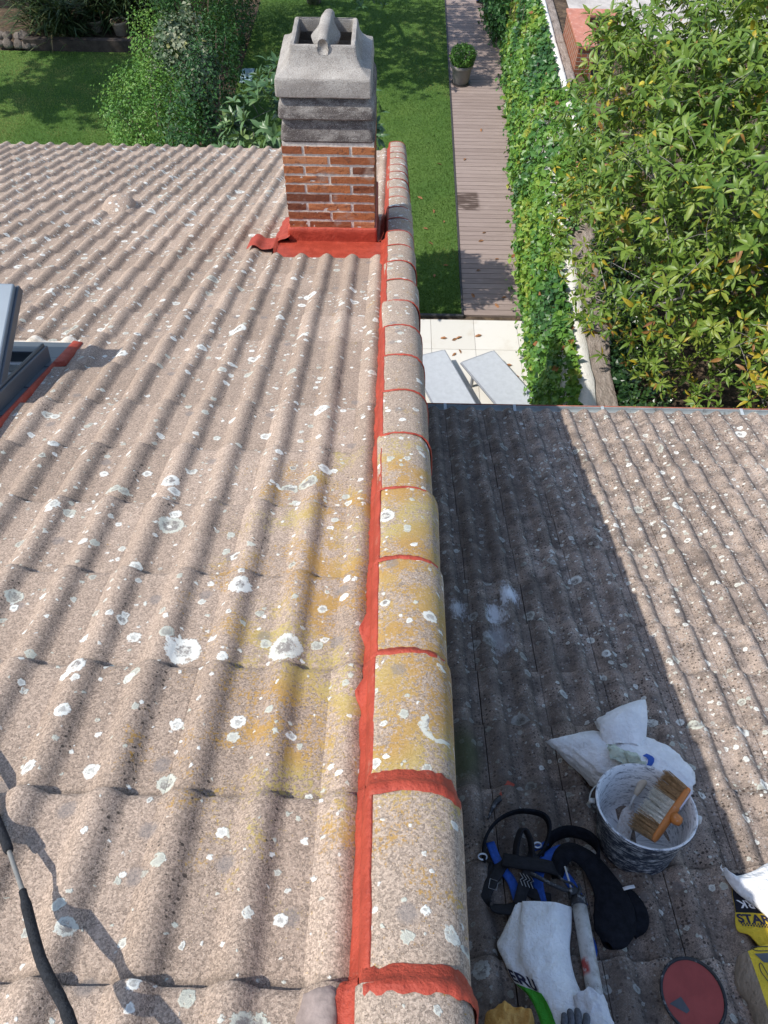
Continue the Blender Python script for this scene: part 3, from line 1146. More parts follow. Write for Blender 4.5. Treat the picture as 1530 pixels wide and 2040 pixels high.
M_soil = simple('garden_soil', (0.075, 0.055, 0.04), .95, .1, var=.45, scale=3.0, bump=.03, bscale=9, dirt=(0.17, 0.12, 0.075), dirt_amt=.5)
sheet('ground', [(-300, -300), (300, -300), (300, 300), (-300, 300)], 0.0, M_soil)

m = NT('lawn_turf')
co = m.coord()
f = m.noise(co, .55, 4.0, .6)
c = m.mix(m.ss(f, .35, .65), (0.078, 0.155, 0.036), (0.112, 0.190, 0.045))
f = m.noise(co, 18.0, 4.0, .7)
c = m.mix(m.ss(f, .4, .75, 0, .7), c, (0.045, 0.085, 0.022))
m.bump(m.noise(co, 70.0, 3.0, .7), .03)
M_lawn = m.done(c, .9, .1)
edge = lambda y: 1.43 + (y - 11.5) * .0105          # lawn / boardwalk line
wallx = lambda y: 2.58 + (y - 11.5) * .0425         # boardwalk / wall line
sheet('lawn', [(-4.1, 11.56), (1.40, 11.56), (1.40 + .0105 * 22, 33.5), (-4.1, 33.5)], .012, M_lawn)
sheet('neighbour_lawn', [(-16, 6.0), (-4.62, 6.0), (-4.62, 22.55), (-16, 22.55)], .012, M_lawn)


def blades(name, x0, x1, y0, y1, n, label_mat, dry=0.0):
    B = np.zeros((n, 3))
    B[:, 0] = RNG.uniform(x0, x1, n)
    B[:, 1] = y0 + (y1 - y0) * RNG.random(n) ** 1.35
    B[:, 2] = .012
    keep = B[:, 0] < 1.40 + .0105 * (B[:, 1] - 11.5)
    B = B[keep]
    n = len(B)
    a = RNG.uniform(0, 2 * np.pi, n)
    lean = RNG.uniform(.1, .9, n)
    D = np.stack([np.cos(a) * lean, np.sin(a) * lean, np.ones(n)], 1)
    U = np.stack([-np.sin(a), np.cos(a), np.zeros(n)], 1)
    L = RNG.uniform(.025, .06, n)
    V, lo, st, to, k = small_leaf_arrays(B, D, U, L, np.full(n, .012), .1)
    patch = np.clip(.5 + 1.1 * np_noise(B, .55) + .7 * np_noise(B, 1.9, 5), 0, 1.15)
    t = np.clip(patch * .6 + RNG.random(n) * .4 + dry, 0, 1)
    o = fast_mesh(name, V, lo, st, to, np.repeat(t, k), label_mat, smooth=False)
    o['kind'] = 'stuff'
    return o


def foliage(name, stops, rough=.45, trans=.25, spec=.4):
    m = NT(name)
    t = m.attr('tint')
    c = m.ramp(t, stops)
    co = m.coord()
    c = m.mix(m.ss(m.noise(co, 45.0, 2.0), .35, .7, 0, .35), c, m.mix(0.5, c, (0.02, 0.03, 0.01)))
    m.done(c, rough, spec)
    tr = m.node('ShaderNodeBsdfTranslucent', {0: m.mix(.5, c, (0.16, 0.22, 0.02))})
    mx = m.node('ShaderNodeMixShader', {0: trans})
    m.nt.links.new(m.b.outputs[0], mx.inputs[1])
    m.nt.links.new(tr.outputs[0], mx.inputs[2])
    m.nt.links.new(mx.outputs[0], m.out.inputs[0])
    return m.m


M_blade = foliage('grass_blade', [(0, (0.064, 0.131, 0.025)), (.5, (0.115, 0.222, 0.042)), (.85, (0.180, 0.306, 0.064)), (1, (0.359, 0.359, 0.126))], .6, .2, .2)
blades('lawn_grass', -4.1, 1.5, 11.56, 27, 90000, M_blade)
blades('neighbour_grass', -13.5, -4.7, 16.0, 22.5, 60000, M_blade, .3)

# dark edging board round the lawn
M_edge = simple('dark_edging', (0.045, 0.043, 0.042), .6, .3, var=.25)
mb = MB()
mb.add([(-4.1, 11.50, 0), (1.43, 11.50, 0), (1.43, 11.56, 0), (-4.1, 11.56, 0), (-4.1, 11.50, .07), (1.43, 11.50, .07), (1.43, 11.56, .07), (-4.1, 11.56, .07)],
       [(4, 5, 6, 7), (0, 1, 5, 4), (1, 2, 6, 5), (2, 3, 7, 6), (3, 0, 4, 7)])
tag(mb.build('lawn_edging', M_edge, None, ID, smooth=False), 'dark strip edging the lawn where it meets the pale terrace', 'edging')
mb = MB()
mb.add([(1.40, 11.565, 0), (1.435, 11.565, 0), (1.435 + .23, 33.5, 0), (1.40 + .23, 33.5, 0), (1.40, 11.565, .065), (1.435, 11.565, .065), (1.435 + .23, 33.5, .065), (1.40 + .23, 33.5, .065)],
       [(4, 5, 6, 7), (0, 1, 5, 4), (1, 2, 6, 5), (2, 3, 7, 6), (3, 0, 4, 7)])
tag(mb.build('lawn_edging', M_edge, None, ID, smooth=False), 'long dark strip between the lawn and the brown boardwalk', 'edging')

# boardwalk of composite planks
m = NT('composite_plank')
co = m.coord()
t = m.attr('tint')
c = m.mix(t, (0.245, 0.190, 0.168), (0.325, 0.258, 0.230))
gr = m.noise(m.node('ShaderNodeMapping', {0: co, 3: (2.0, 60.0, 1.0)}).outputs[0], 1.0, 4.0, .6)
c = m.mix(m.ss(gr, .35, .7, 0, .4), c, (0.12, 0.088, 0.075))
c = m.mix(m.ss(m.noise(co, 1.6, 5.0, .65), .55, .75, 0, .35), c, (0.35, 0.285, 0.26))
c = m.mix(m.ss(m.noise(co, 7.0, 6.0, .75), .60, .76, 0, .4), c, (0.14, 0.105, 0.09))
x_, y_, z_ = m.sep(co)[0:3]                               # spilled water drying on a few planks
wx = m.ss(m.math('ABSOLUTE', m.math('SUBTRACT', x_, 1.66)), .24, .34, 1, 0)
wy = m.ss(m.math('ABSOLUTE', m.math('SUBTRACT', y_, 15.42)), .28, .42, 1, 0)
wet = m.math('MULTIPLY', m.math('MULTIPLY', wx, wy), m.ss(m.noise(m.node('ShaderNodeMapping', {0: co, 3: (1.0, 6.2, 1.0)}).outputs[0], 3.0, 3.0), .36, .5))
c = m.mix(m.math('MULTIPLY', wet, .85), c, (0.055, 0.035, 0.026))
M_plank = m.done(c, .7, .25)
mb = MB()
y = 11.56
rp = random.Random(3)
while y < 33.0:
    x0, x1 = edge(y) + .01, wallx(y) + .02
    z0, z1 = .0, .052 + rp.uniform(-.001, .001)
    tt = min(1, max(0, rp.gauss(.5, .2)))
    mb.box(x0, x1, y, y + .148, z0, z1, tt)
    y += .161
walk = structure(mb.build('boardwalk', M_plank, None, ID, smooth=False))
M_gap = simple('joist_shadow', (0.02, 0.016, 0.014), .9, .1)
sheet('boardwalk_bed', [(1.44, 11.57), (2.6, 11.57), (3.55, 33.4), (1.66, 33.4)], .006, M_gap)

# terrace of large pale slabs
m = NT('pale_paving')
co = m.coord()
t = m.attr('tint')
c = m.mix(t, (0.55, 0.53, 0.485), (0.60, 0.58, 0.54))
f = m.noise(co, 2.2, 5.0, .65)
c = m.mix(m.ss(f, .5, .75, 0, .45), c, (0.46, 0.40, 0.32))
f = m.noise(co, 60.0, 3.0, .7)
c = m.mix(m.ss(f, .62, .8, 0, .25), c, (0.40, 0.34, 0.27))
M_pave = m.done(c, .65, .25)
mb = MB()
for i in range(-6, 4):
    for j in range(0, 7):
        xa, xb = 1.615 + .81 * (i - 1), 1.615 + .81 * i
        yb, ya = 11.44 - .83 * j, 11.44 - .83 * (j + 1)
        if xa > 2.55:
            continue
        xb = min(xb, 2.60)
        mb.box(xa + .003, xb - .003, ya + .003, yb - .003, 0.004, .030 + rp.uniform(-.001, .001), rp.random())
pv = structure(bevel(mb.build('terrace_paving', M_pave, None, ID, smooth=False), .003, 1))
sheet('paving_bed', [(-4.2, 5.6), (2.6, 5.6), (2.6, 11.45), (-4.2, 11.45)], .008, simple('grout', (0.30, 0.25, 0.19), .9, .1))

# concrete strip on the neighbour's side of the wall
m = NT('rough_concrete_path')
co = m.coord()
f = m.noise(m.node('ShaderNodeMapping', {0: co, 3: (5.0, 2.2, 4.0)}).outputs[0], 2.0, 8.0, .72)
c = m.ramp(f, [(.28, (0.15, 0.12, 0.10)), (.45, (0.30, 0.25, 0.215)), (.6, (0.38, 0.325, 0.285)), (.78, (0.46, 0.40, 0.35))])
m.bump(f, .10)
M_path = m.done(c, .95, .1)
GZ = 2.10                                             # the neighbour's garden lies higher, held by the wall
mb = MB()
rows = []
for i in range(60):
    y = 3.6 + .45 * i
    xr = 2.96 + (y - 5.5) * .075 + .05 * nz((y * 1.1, 3, 3)) if y < 12.5 else 3.50
    xl = 2.745 + (y - 6.9) * .043 if y < 12.85 else 3.50
    xr = max(xr, xl + .12)
    if y > 12.6:
        xr = 3.80
    rows.append([(xl + (xr - xl) * q / 8, y, GZ + .165 + (-.05 if y > 12.6 else 0) + .02 * nz((xl + (xr - xl) * q / 8 * 2, y * 1.5, 1)) - (.10 if q == 8 else 0)) for q in range(9)])
mb.grid(rows)
structure(mb.build('neighbour_path', M_path, None, ID))
sheet('neighbour_soil', [(2.62, 3.0), (40, 3.0), (40, 60), (3.55, 60), (3.55, 12.9), (2.62, 12.9)], GZ, M_soil)

# ------------------------------------------------------------------ boundary wall with climbing plants
m = NT('white_render')
co = m.coord()
f = m.noise(co, 3.0, 6.0, .65)
c = m.mix(m.ss(f, .45, .75, 0, .6), (0.72, 0.70, 0.65), (0.50, 0.46, 0.39))
f2 = m.noise(co, 9.0, 5.0, .7)
c = m.mix(m.ss(f2, .60, .75, 0, .5), c, (0.33, 0.28, 0.22))
m.bump(m.noise(co, 40.0, 4.0, .7), .01)
M_render = m.done(c, .9, .1)
wall = thing('boundary_wall', 'white rendered garden wall under climbing plants beside the boardwalk', 'wall', T(2.7, 8, 0))
WORLD[wall.name] = T(2.7, 8, 0)


def wall_piece(name, yA, yB, xf, thick, zt_, jig):
    mb = MB()
    rows = []
    ny = int((yB - yA) / .22)
    for i in range(ny + 1):
        y = yA + (yB - yA) * i / ny
        a, b = xf(y) + jig * nz((y * 1.3, 1, 0)), xf(y) + thick + jig * nz((y * 1.7, 5, 2)) + jig * .6 * nz((y * 6, 5, 2))
        zz = zt_ + .02 * nz((y, 3, 3))
        rows.append([(a, y, 0), (a, y, zz - .03), (a + .02, y, zz), ((a + b) / 2, y, zz + .012), (b - .02, y, zz), (b, y, zz - .03), (b, y, 0)])
    mb.grid(rows)
    n_ = 7
    mb.f.append(tuple(range(n_)))
    L = (len(rows) - 1) * n_
    mb.f.append(tuple(L + k for k in range(n_))[::-1])
    return mb.build(name, M_render, wall, ID)


wall_piece('near_section', 3.9, 12.85, lambda y: 2.45 + (y - 6.9) * .043, .31, 2.3, .03)
wall_piece('far_section', 12.87, 33, lambda y: 3.40 + (y - 13) * .004, .13, 2.3, .02)

VINE_STOPS = [(0, (0.029, 0.094, 0.040)), (.3, (0.059, 0.165, 0.040)), (.6, (0.124, 0.266, 0.035)), (.85, (0.236, 0.342, 0.047)), (.95, (0.354, 0.342, 0.059)), (1, (0.295, 0.118, 0.047))]
M_vine = foliage('vine_leaf', VINE_STOPS, .42, .25, .4)


def vine_cloud(n, fn, lo, hi, y0, y1, lsize, out_bias):
    """leaves on a bulging skin; fn(y, s) -> point and outward normal, s in 0..1 up and over"""
    ys = RNG.uniform(y0, y1, n)
    s = RNG.random(n)
    B = np.zeros((n, 3))
    Nn = np.zeros((n, 3))
    for i in range(n):
        p, q = fn(ys[i], s[i])
        B[i] = p
        Nn[i] = q
        r = RNG.random()
        if r < .06 + .10 * max(0, nz((ys[i] * 2.2, s[i] * 4, 6))):
            B[i, 0] -= .22 * RNG.random() ** 1.5
            B[i, 2] = max(.03, B[i, 2] - .10 * RNG.random())
    return B, Nn


vine = thing('climbing_plant', 'dense green creeper covering the wall along the boardwalk and terrace', 'climbing plant', T(2.6, 12, 0))
WORLD[vine.name] = T(2.6, 12, 0)


def vine_near(y, s):
    xf = 2.45 + (y - 6.9) * .043
    lump = .10 + .26 * max(0, nz((y * .8, s * 2.0, 4))) + .10 * max(0, nz((y * 2.6, s * 5, 9)))
    top_over = .03 + .07 * nz((y * 1.1, 7, 7)) + .12 * max(0, nz((y * 2.3, 4, 7))) + .42 * max(0, min(1, (y - 10.4) / .7))
    if s < .86:
        z = 2.36 * (s / .86)
        low = 1 - .9 * max(0, .25 - s) / .25
        return (xf - lump * (.5 + .5 * low) * RNG.uniform(.35, 1.0), y, z), (-1, -.15, .55)
    q = (s - .86) / .14
    return (xf - .05 + (.07 + top_over) * q, y, 2.33 + .12 * RNG.random() * (1 - .6 * q)), (-.2, -.2, 1)


def vine_far(y, s):
    lo, hi = wallx(y) + .02, (3.86 if y < 15.3 else (3.66 if y < 15.9 else 3.37))
    lump = .22 * nz((y * .7, s * 2.0, 14)) + .12 * nz((y * 2.1, s * 5, 3))
    # a bank: steep from the boardwalk edge, leaning back to the coping
    if s < .55:
        q = s / .55
        x = lo + .10 * q + .10 * q * q - max(0, lump) * .5
        z = 1.9 * q
        nrm = (-1, -.2, .5)
    else:
        q = (s - .55) / .45
        x = lo + .2 + (hi - lo - .2 + .05 * nz((y * 1.2, 5, 1))) * q
        z = 1.9 + .50 * math.sin(q * math.pi / 1.6) + .25 * lump
        nrm = (-.35, -.3, 1)
    return (x - .05 * RNG.random(), y, max(.03, z - RNG.random() * .16)), nrm


def leaf_cloud(name, B, Nn, size, mat, parent, tint, spread=1.15, long=1.25, big=False, fold=.2):
    n = len(B)
    U = unit(unit(Nn) + spread * RNG.normal(0, .55, (n, 3)))
    D = RNG.normal(0, 1, (n, 3))
    D[:, 2] -= .5
    D = D - U * np.sum(D * U, 1, keepdims=True)
    L = size * RNG.uniform(.5, 1.45, n)
    W = L / long
    V, lo, st, to, k = small_leaf_arrays(B, D, U, L, W, fold) if not big else leaf_arrays(B, D, U, L, W, RNG.uniform(.1, .4, n), .15)
    return fast_mesh(name, V, lo, st, to, np.repeat(tint, k), mat, parent, ID, smooth=False)


def vine_tint(B, base, amp=.55):
    t = base + amp * np_noise(B, 1.1, 3) + .35 * np_noise(B, 3.7, 8) + RNG.normal(0, .09, len(B))
    r = RNG.random(len(B))
    t = np.where(r > .992, 1.0, np.clip(t, .02, .93))
    return t


B, Nn = vine_cloud(9000, vine_near, 0, 1, 6.6, 12.95, .08, 1)
keep = np.array([nz((b[0], b[1] * 1.4, b[2] * 1.6), 1, 20) > -.42 + (.30 if b[2] < .22 else 0) for b in B])
B, Nn = B[keep], Nn[keep]
leaf_cloud('foliage', B, Nn, .095, M_vine, vine, vine_tint(B, .52))
B, Nn = vine_cloud(19000, vine_far, 0, 1, 12.6, 29, .09, 1)
leaf_cloud('foliage', B, Nn, .105, M_vine, vine, vine_tint(B, .50, .6))
# bulging clump where the wall steps back, bright five-finger leaves
n = 2600
P = unit(RNG.normal(0, 1, (n, 3))) * (RNG.uniform(.6, 1.0, n) ** .5)[:, None]
B = np.stack([3.35 + .50 * P[:, 0], 12.55 + 1.15 * P[:, 1], 2.15 + .62 * P[:, 2]], 1)
leaf_cloud('foliage', B, P + np.array([-.2, -.2, .8]), .14, M_vine, vine, np.clip(.58 + .3 * np_noise(B, 2) + RNG.normal(0, .1, n), .1, .88), long=1.7)
M_stem = simple('woody_stem', (0.13, 0.10, 0.075), .9, .1, var=.3, scale=30)
mb = MB()
for i in range(26):
    y = 7.4 + i * .75
    x0 = (2.43 + (y - 6.9) * .043) if y < 12.7 else 3.1
    pts = [(x0 - .03, y + .25 * nz((k, i, 2)), .05 + .36 * k) for k in range(7)]
    mb.tube(pts, [.018, .016, .014, .012, .010, .008, .005], 5)
mb.build('stem', M_stem, vine, ID)

# ivy creeping on the far side of the concrete strip
ivy = thing('ivy', 'low dark glossy ivy spilling along the far edge of the rough concrete strip', 'ivy', T(3.2, 8, GZ))
WORLD[ivy.name] = T(3.2, 8, GZ)
n = 6200
ys = RNG.uniform(5.2, 11.5, n)
B = np.stack([3.22 + .07 * np.sin(ys * 3.1) + (ys - 8) * .05 + .52 * RNG.normal(0, .55, n), ys, RNG.random(n) * .35], 1)
B[:, 0] = np.maximum(B[:, 0], 3.08 + (ys - 7) * .065 + .07 * np.sin(ys * 5.3) + .05 * np.sin(ys * 13))
B[:, 2] = GZ + .06 + B[:, 2] * np.clip((B[:, 0] - 3.0) * 1.9, .1, 1)
M_ivy = foliage('ivy_leaf', [(0, (0.012, 0.035, 0.016)), (.5, (0.022, 0.062, 0.020)), (.85, (0.055, 0.115, 0.025)), (1, (0.13, 0.18, 0.04))], .3, .12, .5)
leaf_cloud('foliage', B, np.tile([-.2, -.3, 1.0], (n, 1)), .075, M_ivy, ivy, np.clip(.45 + .4 * np_noise(B, 2.2) + RNG.normal(0, .15, n), 0, 1))

# ------------------------------------------------------------------ neighbour's brick wall and railing
m = NT('garden_brick')
co = m.coord()
uvx, uvy, uvz = m.sep(co)[0:3]
pp = m.node('ShaderNodeCombineXYZ', {0: m.math('ADD', uvx, uvy), 1: uvz, 2: 0.0}).outputs[0]
bt = m.node('ShaderNodeTexBrick', {'Vector': pp, 'Color1': (0.30, 0.105, 0.055, 1), 'Color2': (0.23, 0.085, 0.05, 1), 'Mortar': (0.36, 0.29, 0.23, 1), 'Scale': 1.0, 'Mortar Size': .008, 'Brick Width': .25, 'Row Height': .075, 'Bias': 0.0})
c = m.mix(m.ss(m.noise(co, 12.0, 5.0, .7), .5, .75, 0, .5), bt.outputs[0], (0.17, 0.075, 0.05))
m.bump(m.math('SUBTRACT', 1.0, bt.outputs[1]), .008)
M_gbrick = m.done(c, .85, .2)
M_coping = simple('red_coping', (0.42, 0.17, 0.115), .6, .3, var=.12, scale=5, dirt=(0.50, 0.30, 0.24), dirt_amt=.4)
M_rail = simple('dark_railing', (0.055, 0.038, 0.030), .5, .4, var=.2)
bw = thing('brick_wall', "neighbour's red brick wall with salmon coping behind the glossy leaved tree", 'wall', T(3.9, 17.0, GZ))
WORLD[bw.name] = T(3.9, 17.0, GZ)
mb = MB()
mb.box(3.78, 4.13, 16.76, 18.57, GZ - .1, 2.65)
mb.box(4.132, 4.88, 18.30, 18.57, GZ - .1, 2.65)
mb.build('brickwork', M_gbrick, bw, ID, smooth=False)
for (x0, x1, y0, y1) in ((3.755, 4.155, 16.73, 17.30), (3.755, 4.155, 17.304, 18.25), (3.755, 4.155, 18.254, 18.60), (4.159, 4.54, 18.26, 18.60), (4.544, 4.92, 18.26, 18.60)):
    mb = MB()
    mb.box(x0, x1, y0, y1, 2.652, 2.708)
    bevel(mb.build('coping', M_coping, bw, ID, smooth=False), .008)
rl = thing('railing', 'dark brown slatted railing beside the brick wall', 'railing', T(5.0, 17.5, GZ))
WORLD[rl.name] = T(5.0, 17.5, GZ)
for i in range(7):
    mb = MB()
    x = 4.62 + .11 * i
    mb.box(x, x + .055, 17.72 - .13 * i, 17.76 - .13 * i, GZ, 2.75)
    mb.build('slat', M_rail, rl, ID, smooth=False)
mb = MB()
a0, a1 = (4.58, 17.82), (5.48, 16.78)
mb.add([(*a0, 2.66), (a0[0], a0[1] + .04, 2.66), (a1[0], a1[1] + .04, 2.66), (*a1, 2.66), (*a0, 2.73), (a0[0], a0[1] + .04, 2.73), (a1[0], a1[1] + .04, 2.73), (*a1, 2.73)], [(0, 1, 2, 3), (4, 7, 6, 5), (0, 4, 5, 1), (1, 5, 6, 2), (2, 6, 7, 3), (3, 7, 4, 0)])
mb.build('top_rail', M_rail, rl, ID, smooth=False)
sheet('neighbour_yard', [(4.14, 18.6), (12, 18.6), (12, 30), (4.14, 30)], GZ + .02, simple('grey_slab', (0.42, 0.39, 0.36), .85, .2, var=.2, scale=3))
mb = MB()
mb.box(3.20, 3.95, 12.1, 12.55, GZ - .1, GZ + .42)
pl = mb.build('brick_planter', M_gbrick, None, ID, smooth=False)
tag(pl, 'low brick ledge with salmon top half hidden under the glossy tree', 'ledge')
mb = MB()
mb.box(3.17, 3.98, 12.07, 12.58, GZ + .422, GZ + .47)
bevel(mb.build('coping', M_coping, pl, ID, smooth=False), .006)

# stones under the tree
M_stone = simple('field_stone', (0.17, 0.145, 0.125), .9, .15, var=.35, scale=7, bump=.02, bscale=25, dirt=(0.07, 0.055, 0.045), dirt_amt=.6)


def rock(name, c, r, label, group, seed):
    mb = MB()
    rows = []
    for i in range(9):
        th = math.pi * i / 8
        row = []
        for j in range(14):
            ph = 2 * math.pi * j / 14
            d = Vector((math.sin(th) * math.cos(ph), math.sin(th) * math.sin(ph), math.cos(th)))
            k = 1 + .35 * nz(d, 1.3, seed) + .15 * nz(d, 3.1, seed)
            row.append((c[0] + d.x * r[0] * k, c[1] + d.y * r[1] * k, c[2] + max(-.06, d.z * r[2] * k)))
        rows.append(row)
    mb.grid(rows, closed_u=True)
    o = mb.build(name, M_stone, None, ID, org=(c[0], c[1], c[2] - .05))
    return tag(o, label, 'stone', group)


rs = random.Random(8)
for i in range(12):
    rock('garden_stone', (3.45 + .27 * i + rs.uniform(-.1, .1), 6.35 + .27 * (i % 3) + rs.uniform(-.12, .12), GZ + .05), (rs.uniform(.14, .26), rs.uniform(.12, .2), rs.uniform(.1, .18)), 'grey stone on the shaded soil under the glossy leaved tree', 'stones under the tree', i * 3.7)
for i in range(9):
    rock('rubble_stone', (-10.9 + .24 * (i % 5) + rs.uniform(-.06, .06), 22.65 + .24 * (i // 5) + rs.uniform(-.05, .05), .13 + .12 * (i // 5)), (rs.uniform(.13, .2), rs.uniform(.1, .16), rs.uniform(.1, .16)), 'pale brown stone in the rough pile at the corner of the shaded lawn', 'stones piled by the shaded lawn', 50 + i * 2.3)


# ------------------------------------------------------------------ the big glossy tree on the right
M_bark = simple('grey_bark', (0.27, 0.25, 0.23), .9, .1, var=.35, scale=14, bump=.01, bscale=40)
GL_STOPS = [(0, (0.037, 0.088, 0.019)), (.35, (0.088, 0.170, 0.025)), (.65, (0.160, 0.248, 0.035)), (.84, (0.243, 0.299, 0.050)), (.90, (0.372, 0.289, 0.021)), (.95, (0.430, 0.341, 0.031)), (1, (0.279, 0.119, 0.052))]
M_gloss = foliage('glossy_leaf', GL_STOPS, .42, .26, .35)


def limb_net(mb, trunk_pts, trunk_r, targets, rnd, r_end=.006, sag=.0):
    """limbs from the trunk head to groups of targets, twigs from limbs to targets"""
    mb.tube(trunk_pts, trunk_r, 10)
    head = Vector(trunk_pts[-1])
    tg = [Vector(t) for t in targets]
    mains = rnd.sample(tg, min(11, len(tg)))
    nodes = []
    for m_ in mains:
        mid = head.lerp(m_, .5) + Vector((rnd.uniform(-.3, .3), rnd.uniform(-.3, .3), rnd.uniform(0, .45)))
        pts = catmull([head, head.lerp(mid, .5) + Vector((rnd.uniform(-.12, .12), rnd.uniform(-.12, .12), .05)), mid, mid.lerp(m_, .55) + Vector((rnd.uniform(-.15, .15), rnd.uniform(-.15, .15), 0)), m_], 5)
        r0 = trunk_r[-1] * .55
        mb.tube(pts, [r0 * (1 - i / len(pts)) ** 1.1 + r_end for i in range(len(pts))], 7)
        nodes += [(p, r0 * (1 - i / len(pts)) + r_end) for i, p in enumerate(pts) if i > 3]
    for t in tg:
        p, r = min(nodes, key=lambda q: (q[0] - t).length)
        d = (t - p).length
        if d < .05:
            continue
        mid = p.lerp(t, .5) + Vector((rnd.uniform(-.1, .1), rnd.uniform(-.1, .1), rnd.uniform(-.06, .1))) * min(1, d)
        pts = catmull([p, mid, t], 4)
        rr = min(r * .6, .019)
        mb.tube(pts, [rr * (1 - .75 * i / len(pts)) + .002 for i in range(len(pts))], 4, caps=False)
        if d > .5:
            nodes += [(q, rr * .7) for q in pts[3:7]]


tree = thing('broadleaf_tree', 'large tree with glossy whorled leaves, some yellow, right of the garden wall', 'tree', T(6.4, 9.2, GZ))
WORLD[tree.name] = T(6.4, 9.2, GZ)
rt = random.Random(77)
C0 = np.array([5.15, 9.2, 4.1])
RAD = np.array([3.25, 4.15, 2.45])
tips, axes = [], []
tries = 0
while len(tips) < 6000 and tries < 90000:
    tries += 1
    d = Vector((rt.gauss(0, 1), rt.gauss(0, 1), rt.gauss(0, 1))).normalized()
    rr = rt.uniform(.30, 1.0) ** .6
    k = 1 + .16 * nz(d, 2.2, 4) + .08 * nz(d, 5, 9)
    p = Vector((C0[0] + RAD[0] * d.x * rr * k, C0[1] + RAD[1] * d.y * rr * k, C0[2] + RAD[2] * d.z * rr * k))
    if p.z < GZ + .25 or p.x > 7.6 or p.x < 2.12 + max(0, p.y - 10.2) * .40 or p.y < 5.0:
        continue
    g = nz(p, .75, 31) + .5 * nz(p, 1.7, 12)
    if g < -.26 - .12 * (p.z - 3.4):
        continue
    tips.append(p)
    axes.append((d * .55 + Vector((0, 0, .6)) + Vector((rt.gauss(0, .42), rt.gauss(0, .42), rt.gauss(0, .3)))).normalized())
Bs, Ds, Us, Ls, Ws, Dr, Ti = [], [], [], [], [], [], []
for p, a in zip(tips, axes):
    k = rt.randint(6, 11)
    e1 = a.cross(Vector((.3, .5, .81))).normalized()
    e2 = a.cross(e1)
    ph = rt.uniform(0, 6.28)
    sz = rt.uniform(.090, .145) * (1 + .16 * max(-1, min(1.6, p.z - 4.0)))
    patch = .52 + .35 * nz(p, .8, 7) + .18 * nz(p, 2.5, 2)
    yellow = nz(p, 1.1, 55) > .12 and p.z < 4.6 and p.x < 6
    for i in range(k):
        an = ph + i * 2.4
        rad = e1 * math.cos(an) + e2 * math.sin(an)
        el = math.radians(rt.gauss(14, 30))
        D = rad * math.cos(el) + a * math.sin(el)
        Bs.append(p + D * .012 - a * .004 * i)
        Ds.append(D)
        Us.append(a * math.cos(el) - rad * math.sin(el))
        L = sz * rt.uniform(.55, 1.2)
        Ls.append(L)
        Ws.append(L * rt.uniform(.29, .39))
        Dr.append(rt.uniform(.15, .85))
        r = rt.random()
        t_ = min(.83, max(.03, patch + rt.gauss(0, .12)))
        if r < (.26 if yellow else .022):
            t_ = rt.uniform(.88, .96)
        elif r < (.33 if yellow else .032):
            t_ = rt.uniform(.98, 1)
        Ti.append(t_)
V, lo, st, to, k = leaf_arrays(np.array(Bs), np.array(Ds), np.array(Us), np.array(Ls), np.array(Ws), np.array(Dr), .22)
fast_mesh('crown', V, lo, st, to, np.repeat(np.array(Ti), k), M_gloss, tree, ID)
mb = MB()
limb_net(mb, [(6.4, 9.2, GZ - .05), (6.35, 9.25, GZ + .4), (6.2, 9.4, GZ + .8), (6.1, 9.5, GZ + 1.1)], [.17, .14, .12, .11], rt.sample(tips, 1100), rt)
# bare grey dead twigs on the near right side
for i in range(14):
    p0 = Vector((4.9 + rt.uniform(-.5, .8), 7.4 + rt.uniform(-.6, .8), 3.0 + rt.uniform(-.3, .6)))
    pts = [p0]
    d = Vector((rt.uniform(-.6, .3), rt.uniform(-.8, .1), rt.uniform(-.1, .5))).normalized()
    for q in range(5):
        d = (d + Vector((rt.gauss(0, .35), rt.gauss(0, .35), rt.gauss(0, .3)))).normalized()
        pts.append(pts[-1] + d * .2)
    mb.tube(pts, [.014, .012, .010, .008, .006, .003], 5)
    for q in (2, 3, 4):
        e = (d + Vector((rt.gauss(0, .8), rt.gauss(0, .8), rt.gauss(0, .5)))).normalized()
        mb.tube([pts[q], pts[q] + e * .14, pts[q] + e * .27 + Vector((0, 0, .04))], [.006, .004, .002], 4)
mb.build('trunk', M_bark, tree, ID)
M_bud = simple('yellow_seed_head', (0.42, 0.36, 0.05), .7, .2, var=.25, scale=90, bump=.006, bscale=160)
cand = [i for i, p in enumerate(tips) if p.z > 4.4 and p.y > 9.2 and (p.x - C0[0]) < 1.5]
rt.shuffle(cand)
for i in cand[:38]:
    p = tips[i] + axes[i] * .03
    mb = MB()
    rows = []
    for a_ in range(7):
        th = math.pi * a_ / 6
        rows.append([(p.x + (.038 * math.sin(th) * math.cos(q)), p.y + .038 * math.sin(th) * math.sin(q), p.z + .042 * math.cos(th)) for q in [2 * math.pi * w / 9 for w in range(9)]])
    mb.grid(rows, closed_u=True)
    mb.build('seed_head', M_bud, tree, ID)


